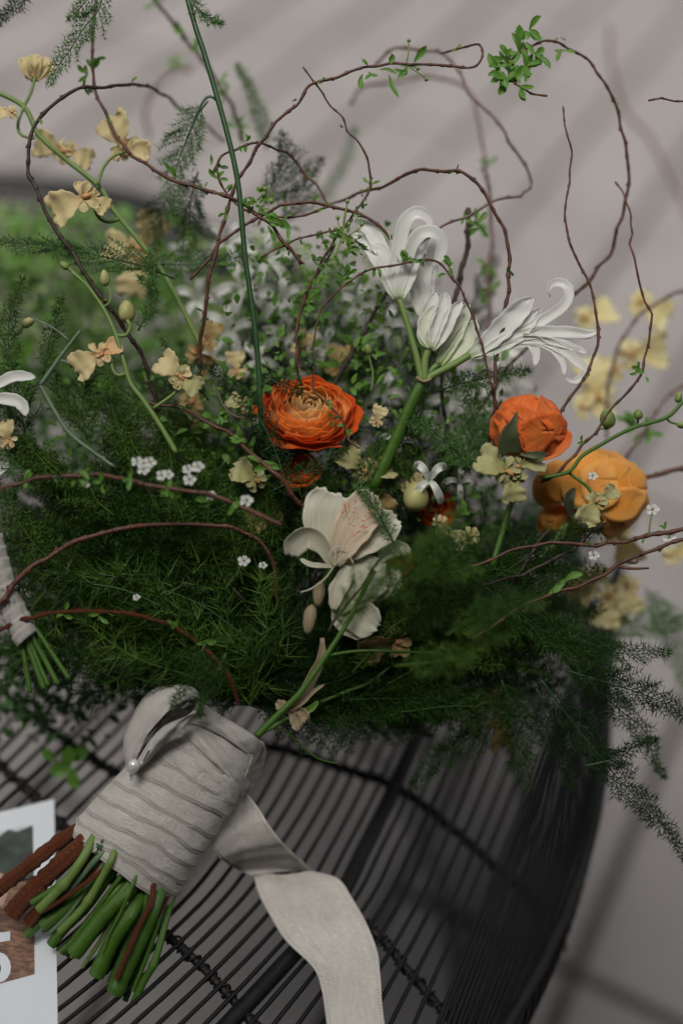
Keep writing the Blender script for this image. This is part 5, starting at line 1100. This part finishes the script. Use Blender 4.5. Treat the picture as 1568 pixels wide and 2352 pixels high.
# ------------------------------------------------------------------ cut stems below the wrap
CS = 'cut stem ends below the ribbon'
def cut(label, pts, r, mt, z=-20., z1=None, r1=None, cat='stem', knots=0, wob=.02, name='cut_stem'):
    d2 = (A1 - A0) / np.linalg.norm(A1 - A0); n2 = np.array([-d2[1], d2[0]])
    q = np.array(pts[0][:2], float) - A0; s_, dd = q @ d2, q @ n2
    surf = 65 - .82 * math.sqrt(max(0, 140 ** 2 - min(138, abs(dd)) ** 2))
    r = r * .84; r1 = (r1 or r) * .95
    pz = [z + ((z if z1 is None else z1) - z) * i / (len(pts) - 1) for i in range(len(pts))]
    zin = max(pz[0], surf + r + 8)
    inner = A0 + d2 * (s_ + 120) + n2 * dd * .5; mid = A0 + d2 * (s_ + 40) + n2 * dd * .84
    npts = [(inner[0], inner[1], 65), (mid[0], mid[1], max(zin, 65 - (65 - zin) * .7))] + [(p[0], p[1], max(pz[i], zin - 45 * i)) for i, p in enumerate(pts)]
    P = path(npts)
    Q = resample(P, 8); n = len(Q)
    t = thing(name, label, cat, Q[-1], CS)
    R = np.linspace(r, r1 or r, n)
    R = R * (1 + wob * rng.standard_normal(n))
    for k in range(knots):
        i = int(n * rng.uniform(.4, .85)); R[i] *= 1.28; R[i - 1] *= 1.12; R[min(n - 1, i + 1)] *= 1.06
    mb = MB().tube(Q, R, 14, cap=False, wob=wob * .6); mb.build('bark' if 'bark' in mt else 'stem', M[mt], t)
    e = Q[-1]; tn = nrm(Q[-1] - Q[-2]); a = nrm(np.cross(tn, [0, 0, 1.])); b = np.cross(tn, a)
    th = np.linspace(0, 2 * np.pi, 14, endpoint=False)
    ring = e + R[-1] * (a * np.cos(th)[:, None] + b * np.sin(th)[:, None]) * .99
    ring2 = e - tn * 2 + .5 * R[-1] * (a * np.cos(th)[:, None] + b * np.sin(th)[:, None])
    mb = MB(); V = np.vstack([ring, ring2, [e - tn * 2]])
    Q4 = [(i, (i + 1) % 14, 14 + (i + 1) % 14, 14 + i) for i in range(14)]; T3 = [(14 + i, 14 + (i + 1) % 14, 28) for i in range(14)]
    mb.add(V, Q4, T3); mb.build('cut_face', M['cut'], t)
    return t
cut('upper woody brown stem reaching past the card at the left edge', [(182, 1903), (140, 1930), (96, 1964), (45, 2005), (-25, 2058)], 17, 'bark_red', -45, -30, 19, wob=.06)
cut('lower woody brown stem with a pale cut end over the card', [(205, 1925), (160, 1965), (106, 2015), (60, 2062), (28, 2098)], 21, 'bark_red', -30, -20, 24, wob=.06)
cut('short woody brown stem tucked between the green stems', [(215, 1960), (160, 2020), (110, 2070), (66, 2118)], 13, 'bark_red', -14, -8, 16, wob=.05)
cut('bright green jointed stem at the upper left ending in a blunt cut', [(227, 1906), (195, 1965), (160, 2016), (125, 2055), (90, 2090)], 11.5, 'stem_light', -62, -50, 12, knots=1)
cut('shorter bright green stem lying against the jointed one', [(205, 1950), (160, 2012), (120, 2045), (74, 2074)], 10, 'stem_green', -50, -40)
cut('pale grey green stem behind the jointed one', [(262, 1934), (225, 1970), (190, 2010), (144, 2064)], 9, 'stem_grey', -50, -34, knots=1)
cut('long pale green stem crossing to the lower left', [(272, 1940), (256, 1975), (240, 2006), (195, 2080), (138, 2140)], 9, 'stem_light', -66, -48, 10, knots=1)
cut('thin reddish twig lying over the green stems', [(285, 1956), (224, 2008), (165, 2052), (102, 2092)], 6.5, 'bark_red', -60, -52, wob=.04)
cut('yellow green stub below the pale long stem', [(240, 1990), (190, 2050), (140, 2095), (100, 2128)], 16, 'stem_green', -22, -16, 17)
cut('dark stub ending at the card edge', [(200, 2000), (140, 2070), (90, 2120), (62, 2150)], 14, 'stem_deep', 0, 4)
cut('olive stub under the yellow green one', [(250, 2010), (200, 2080), (150, 2130), (118, 2170)], 16, 'stem_green', -20, -14)
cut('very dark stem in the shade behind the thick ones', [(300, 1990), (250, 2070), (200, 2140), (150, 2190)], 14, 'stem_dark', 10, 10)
cut('left one of the three thick glossy green stems', [(316, 2018), (280, 2060), (240, 2100), (205, 2145), (170, 2190)], 19, 'stem_green', -40, -36, 21)
cut('middle one of the three thick glossy green stems', [(322, 2060), (300, 2100), (262, 2156), (240, 2200), (222, 2240)], 18, 'stem_green', -44, -38, 20)
cut('right hand thickest green stem with a clean cut end', [(372, 2030), (352, 2085), (330, 2140), (298, 2205), (264, 2280)], 18, 'stem_deep', -36, -30, 22)
cut('red brown twig lying along the thickest green stem', [(356, 2014), (346, 2074), (318, 2132), (290, 2196), (268, 2248)], 7.5, 'bark_red', -66, -62, wob=.05, knots=2)
cut('slim green stem furthest right in the bundle', [(397, 2055), (380, 2119), (357, 2205), (330, 2255), (308, 2303)], 8, 'stem_green', -30, -20, 9.5, knots=1)
cut('dark slim stem left of the furthest right one', [(372, 2100), (345, 2160), (320, 2210), (288, 2298)], 9, 'stem_dark', -8, -4)
cut('thin bright shoot running between the thick stems', [(322, 1990), (300, 2045), (278, 2095), (255, 2140), (236, 2190)], 4.6, 'stem_green', -66, -58)
cut('small twig behind the right stems', [(390, 2044), (370, 2090), (346, 2140), (330, 2180)], 7, 'bark_red', -20, -10)
cut('short peeling shoot between the left and middle thick stems', [(290, 2060), (250, 2130), (215, 2185), (190, 2222)], 7, 'stem_light', -24, -20, 5)
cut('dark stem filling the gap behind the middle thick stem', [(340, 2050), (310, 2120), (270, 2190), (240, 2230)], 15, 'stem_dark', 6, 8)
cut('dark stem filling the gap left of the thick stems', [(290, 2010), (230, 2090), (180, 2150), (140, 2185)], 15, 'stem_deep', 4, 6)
for lb, pts, r_, mt_, z_ in [('thin dull green stem low in the gap left of the long pale one', [(255, 1960), (200, 2040), (158, 2100), (116, 2142)], 6, 'stem_grey', -34),
    ('slim green stem along the left side of the first thick stem', [(300, 1985), (250, 2050), (205, 2110), (160, 2168)], 7, 'stem_green', -34),
    ('dark slim stem showing between the two right thick stems', [(345, 2030), (325, 2100), (290, 2170), (252, 2256)], 8, 'stem_deep', -22),
    ('slim mossy stem right of the thickest stem', [(385, 2050), (366, 2110), (340, 2190), (306, 2276)], 7, 'stem_green', -22),
    ('thin woody stem under the pale long stem', [(240, 1975), (190, 2040), (140, 2092), (100, 2140)], 6, 'bark_red', -30),
    ('short pale stub between the left thick stems', [(270, 2040), (230, 2100), (196, 2150), (166, 2200)], 8, 'stem_light', -26)]:
    cut(lb, pts, r_, mt_, z_, z_ + 8, knots=1)
t = thing('leafy_sprig', 'tiny dark green leaf tuft among the cut stems under the ribbon edge', 'leaf sprig', Cp(235, 1935, -40), 'leaf sprigs on the twigs')
leaves(t, 235, 1940, -44, 9, 16, 'leaf_dark'); leaves(t, 228, 1955, -44, 5, 14, 'leaf_dark')

# ------------------------------------------------------------------ second bouquet at the left edge
t = thing('ribbon', 'pale ribbon binding the small second bundle at the left edge', 'ribbon', Cp(40, 1380, 60))
ribG = []
A = np.array([(-22, 1240), (0, 1320), (30, 1400), (66, 1470)])
for k in range(9):
    f0 = k / 9; f1 = (k + 1.25) / 9
    pa = np.array([np.interp(f0, [0, .33, .66, 1], A[:, 0]), np.interp(f0, [0, .33, .66, 1], A[:, 1])]); pb = np.array([np.interp(f1, [0, .33, .66, 1], A[:, 0]), np.interp(f1, [0, .33, .66, 1], A[:, 1])])
    c0, c1 = Cp(*pa, -30), Cp(*pb, -30); d = nrm(c1 - c0); s1 = nrm(np.cross(d, [0, 0, 1.])); s2 = nrm(np.cross(d, s1))
    th = np.linspace(0, 2 * np.pi, 40)[None]; v = np.linspace(0, 1, 5)[:, None]; r_ = 31 - 4 * v + .5 * np.sin(9 * th)
    MB().sheet(c0 + (c1 - c0) * v[..., None] + d * (8 * np.cos(th + .5))[..., None] + s1 * (r_ * np.cos(th))[..., None] + s2 * (r_ * np.sin(th))[..., None]).build('wrap_band', M['ribbon'], t, solid=1.5)
for lb, pts, r_ in [('leftmost green stem of the small second bundle', [(38, 1440), (55, 1500), (70, 1592)], 6), ('second green stem of the small second bundle with a split end', [(50, 1440), (75, 1510), (102, 1582)], 7), ('third green stem of the small second bundle', [(62, 1440), (98, 1505), (134, 1572)], 7), ('rightmost green stem of the small second bundle', [(74, 1430), (120, 1500), (160, 1560)], 6), ('short dark stem behind the small second bundle', [(56, 1440), (88, 1520), (112, 1576)], 6)]:
    Q = resample(path(pts, -30), 8); tt = thing('cut_stem', lb, 'stem', Q[-1], 'stems of the second bundle'); MB().tube(Q, r_, 9).build('stem', M['stem_green'], tt)

# ------------------------------------------------------------------ photo card
card = thing('photo_card', 'white printed card with a landscape picture and a large numeral under the cut stems', 'card', T(0, 2100, 6))
def plate(pts, h, mt, name, th=2.0):
    top = np.array([T(x, y, h) for x, y in pts]); bot = top + DN * th
    n = len(pts); mb = MB(); V = np.vstack([top, bot])
    me_q = [(i, (i + 1) % n, n + (i + 1) % n, n + i) for i in range(n)]
    ctr = top.mean(0); V = np.vstack([V, [ctr]]); tr = [(i, (i + 1) % n, 2 * n) for i in range(n)]
    mb.add(V, me_q, tr); return mb.build(name, M[mt], card, smooth=False)
plate([(-260, 1930), (125, 1835), (134, 2420), (-260, 2520)], 14, 'card', 'sheet', 3)
plate([(-230, 1955), (75, 1894), (76, 1902), (-230, 1992)], 14.8, 'print_sky', 'printed_sky', .5)
plate([(-230, 1985), (-40, 1935), (0, 1920), (20, 1905), (40, 1910), (76, 1896), (78, 2020), (-230, 2060)], 15.2, 'print_trees', 'printed_trees', .5)
plate([(-230, 2060), (10, 2015), (78, 2020), (80, 2237), (0, 2259), (-230, 2320)], 15.2, 'print_field', 'printed_field', .5)
plate([(-10, 2000), (14, 2010), (22, 2040), (8, 2080), (-14, 2076)], 15.8, 'print_skin', 'printed_figure', .4)
plate([(-60, 2150), (24, 2139), (24, 2160), (-42, 2172), (-44, 2190), (-60, 2196)], 16.4, 'card', 'numeral', .4)
arc = [(27 * 1.0 * math.cos(a) - 4 + 5, 2222 + 35 * math.sin(a)) for a in np.linspace(-1.9, 1.9, 14)]
inn = [(13 * math.cos(a) - 10, 2222 + 17 * math.sin(a)) for a in np.linspace(1.7, -1.7, 12)]
top = arc; 
mb = MB(); n = 13
o_ = [(30 * math.cos(a) - 4, 2222 + 35 * math.sin(a)) for a in np.linspace(-2.2, 2.2, n)]; i_ = [(13 * math.cos(a) - 10, 2224 + 18 * math.sin(a)) for a in np.linspace(-2.2, 2.2, n)]
V = np.array([T(x, y, 16.4) for x, y in o_ + i_]); mb.add(V, [(k, k + 1, n + k + 1, n + k) for k in range(n - 1)]); mb.build('numeral', M['card'], card, smooth=False, solid=.4)
plate([(-18, 2208), (0, 2214), (4, 2226), (-2, 2238), (-18, 2242)], 16.0, 'print_navy', 'printed_mark', .3)

# ------------------------------------------------------------------ leafy plants behind and below
def leafmass(name, label, boxes, mt, L, cat='plant', kind='stuff'):
    mb = MB()
    for (x0, x1, y0, y1, z0, z1, n) in boxes:
        for i in range(n):
            b = Cp(rng.uniform(x0, x1), rng.uniform(y0, y1), rng.uniform(z0, z1))
            d = nrm(rng.standard_normal(3) + np.array([0, .4, -.3])); l_ = L * rng.uniform(.6, 1.3)
            P = np.array([b, b + d * l_ * .5, b + d * l_ + DN * l_ * .2])
            mb.sheet(petal_grid(P, l_ * .5, nrm(rng.standard_normal(3) + np.array([0, 1.2, -1.2])), LEAFP, .3, .02, 3, 5))
    o = mb.build(name, M[mt], None, kind=kind); o['label'] = label; o['category'] = cat
    return o
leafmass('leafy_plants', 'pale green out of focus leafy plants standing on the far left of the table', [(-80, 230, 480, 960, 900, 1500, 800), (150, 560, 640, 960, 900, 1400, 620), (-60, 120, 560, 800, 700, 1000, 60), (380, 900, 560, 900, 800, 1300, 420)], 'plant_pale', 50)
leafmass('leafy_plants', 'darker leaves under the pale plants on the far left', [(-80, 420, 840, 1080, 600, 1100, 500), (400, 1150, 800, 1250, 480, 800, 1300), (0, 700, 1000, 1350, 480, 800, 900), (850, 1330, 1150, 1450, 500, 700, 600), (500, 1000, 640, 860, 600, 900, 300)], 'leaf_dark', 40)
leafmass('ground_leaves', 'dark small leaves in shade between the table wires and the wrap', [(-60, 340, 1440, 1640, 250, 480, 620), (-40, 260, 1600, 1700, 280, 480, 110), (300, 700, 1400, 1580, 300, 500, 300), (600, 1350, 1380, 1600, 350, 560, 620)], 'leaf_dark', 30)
leafmass('small_leaves', 'tiny bright leaves on hidden twigs among the white and orange flowers', [(560, 900, 540, 860, 60, 260, 210), (780, 1140, 840, 1200, 60, 240, 170), (430, 720, 860, 1100, 60, 260, 120)], 'leaf_bright', 26)
leafmass('small_leaves', 'tiny darker leaves on hidden twigs among the white and orange flowers', [(500, 960, 520, 900, 80, 360, 260), (760, 1180, 800, 1200, 80, 300, 240), (100, 620, 850, 1120, 60, 300, 260)], 'leaf', 28)
leafmass('leafy_plants', 'mid green blotchy leaves among the out of focus plants on the far left', [(-80, 420, 500, 900, 800, 1200, 420)], 'leaf', 60)
t = thing('clover_leaf', 'bright green three part leaf lying on the wires left of the wrap', 'leaf', T(150, 1765, 60))
for (x, y, dx, dy, L, W) in [(160, 1758, 0, -1, 52, 40), (165, 1762, -1, .2, 56, 44), (168, 1765, .3, 1, 50, 34), (172, 1750, .7, -.6, 50, 38)]:
    leaf_at(t, T(x, y, 60), (dx, -dy, -.1), L, W, 'leaf')
t = thing('clover_leaf', 'small green leaf higher up beside the three part one', 'leaf', T(118, 1730, 60))
leaf_at(t, T(128, 1745, 60), (-.6, .7, -.1), 42, 30, 'leaf')

for o in SC.objects:
    for k in ('_o', '_mesh'):
        if k in o: del o[k]
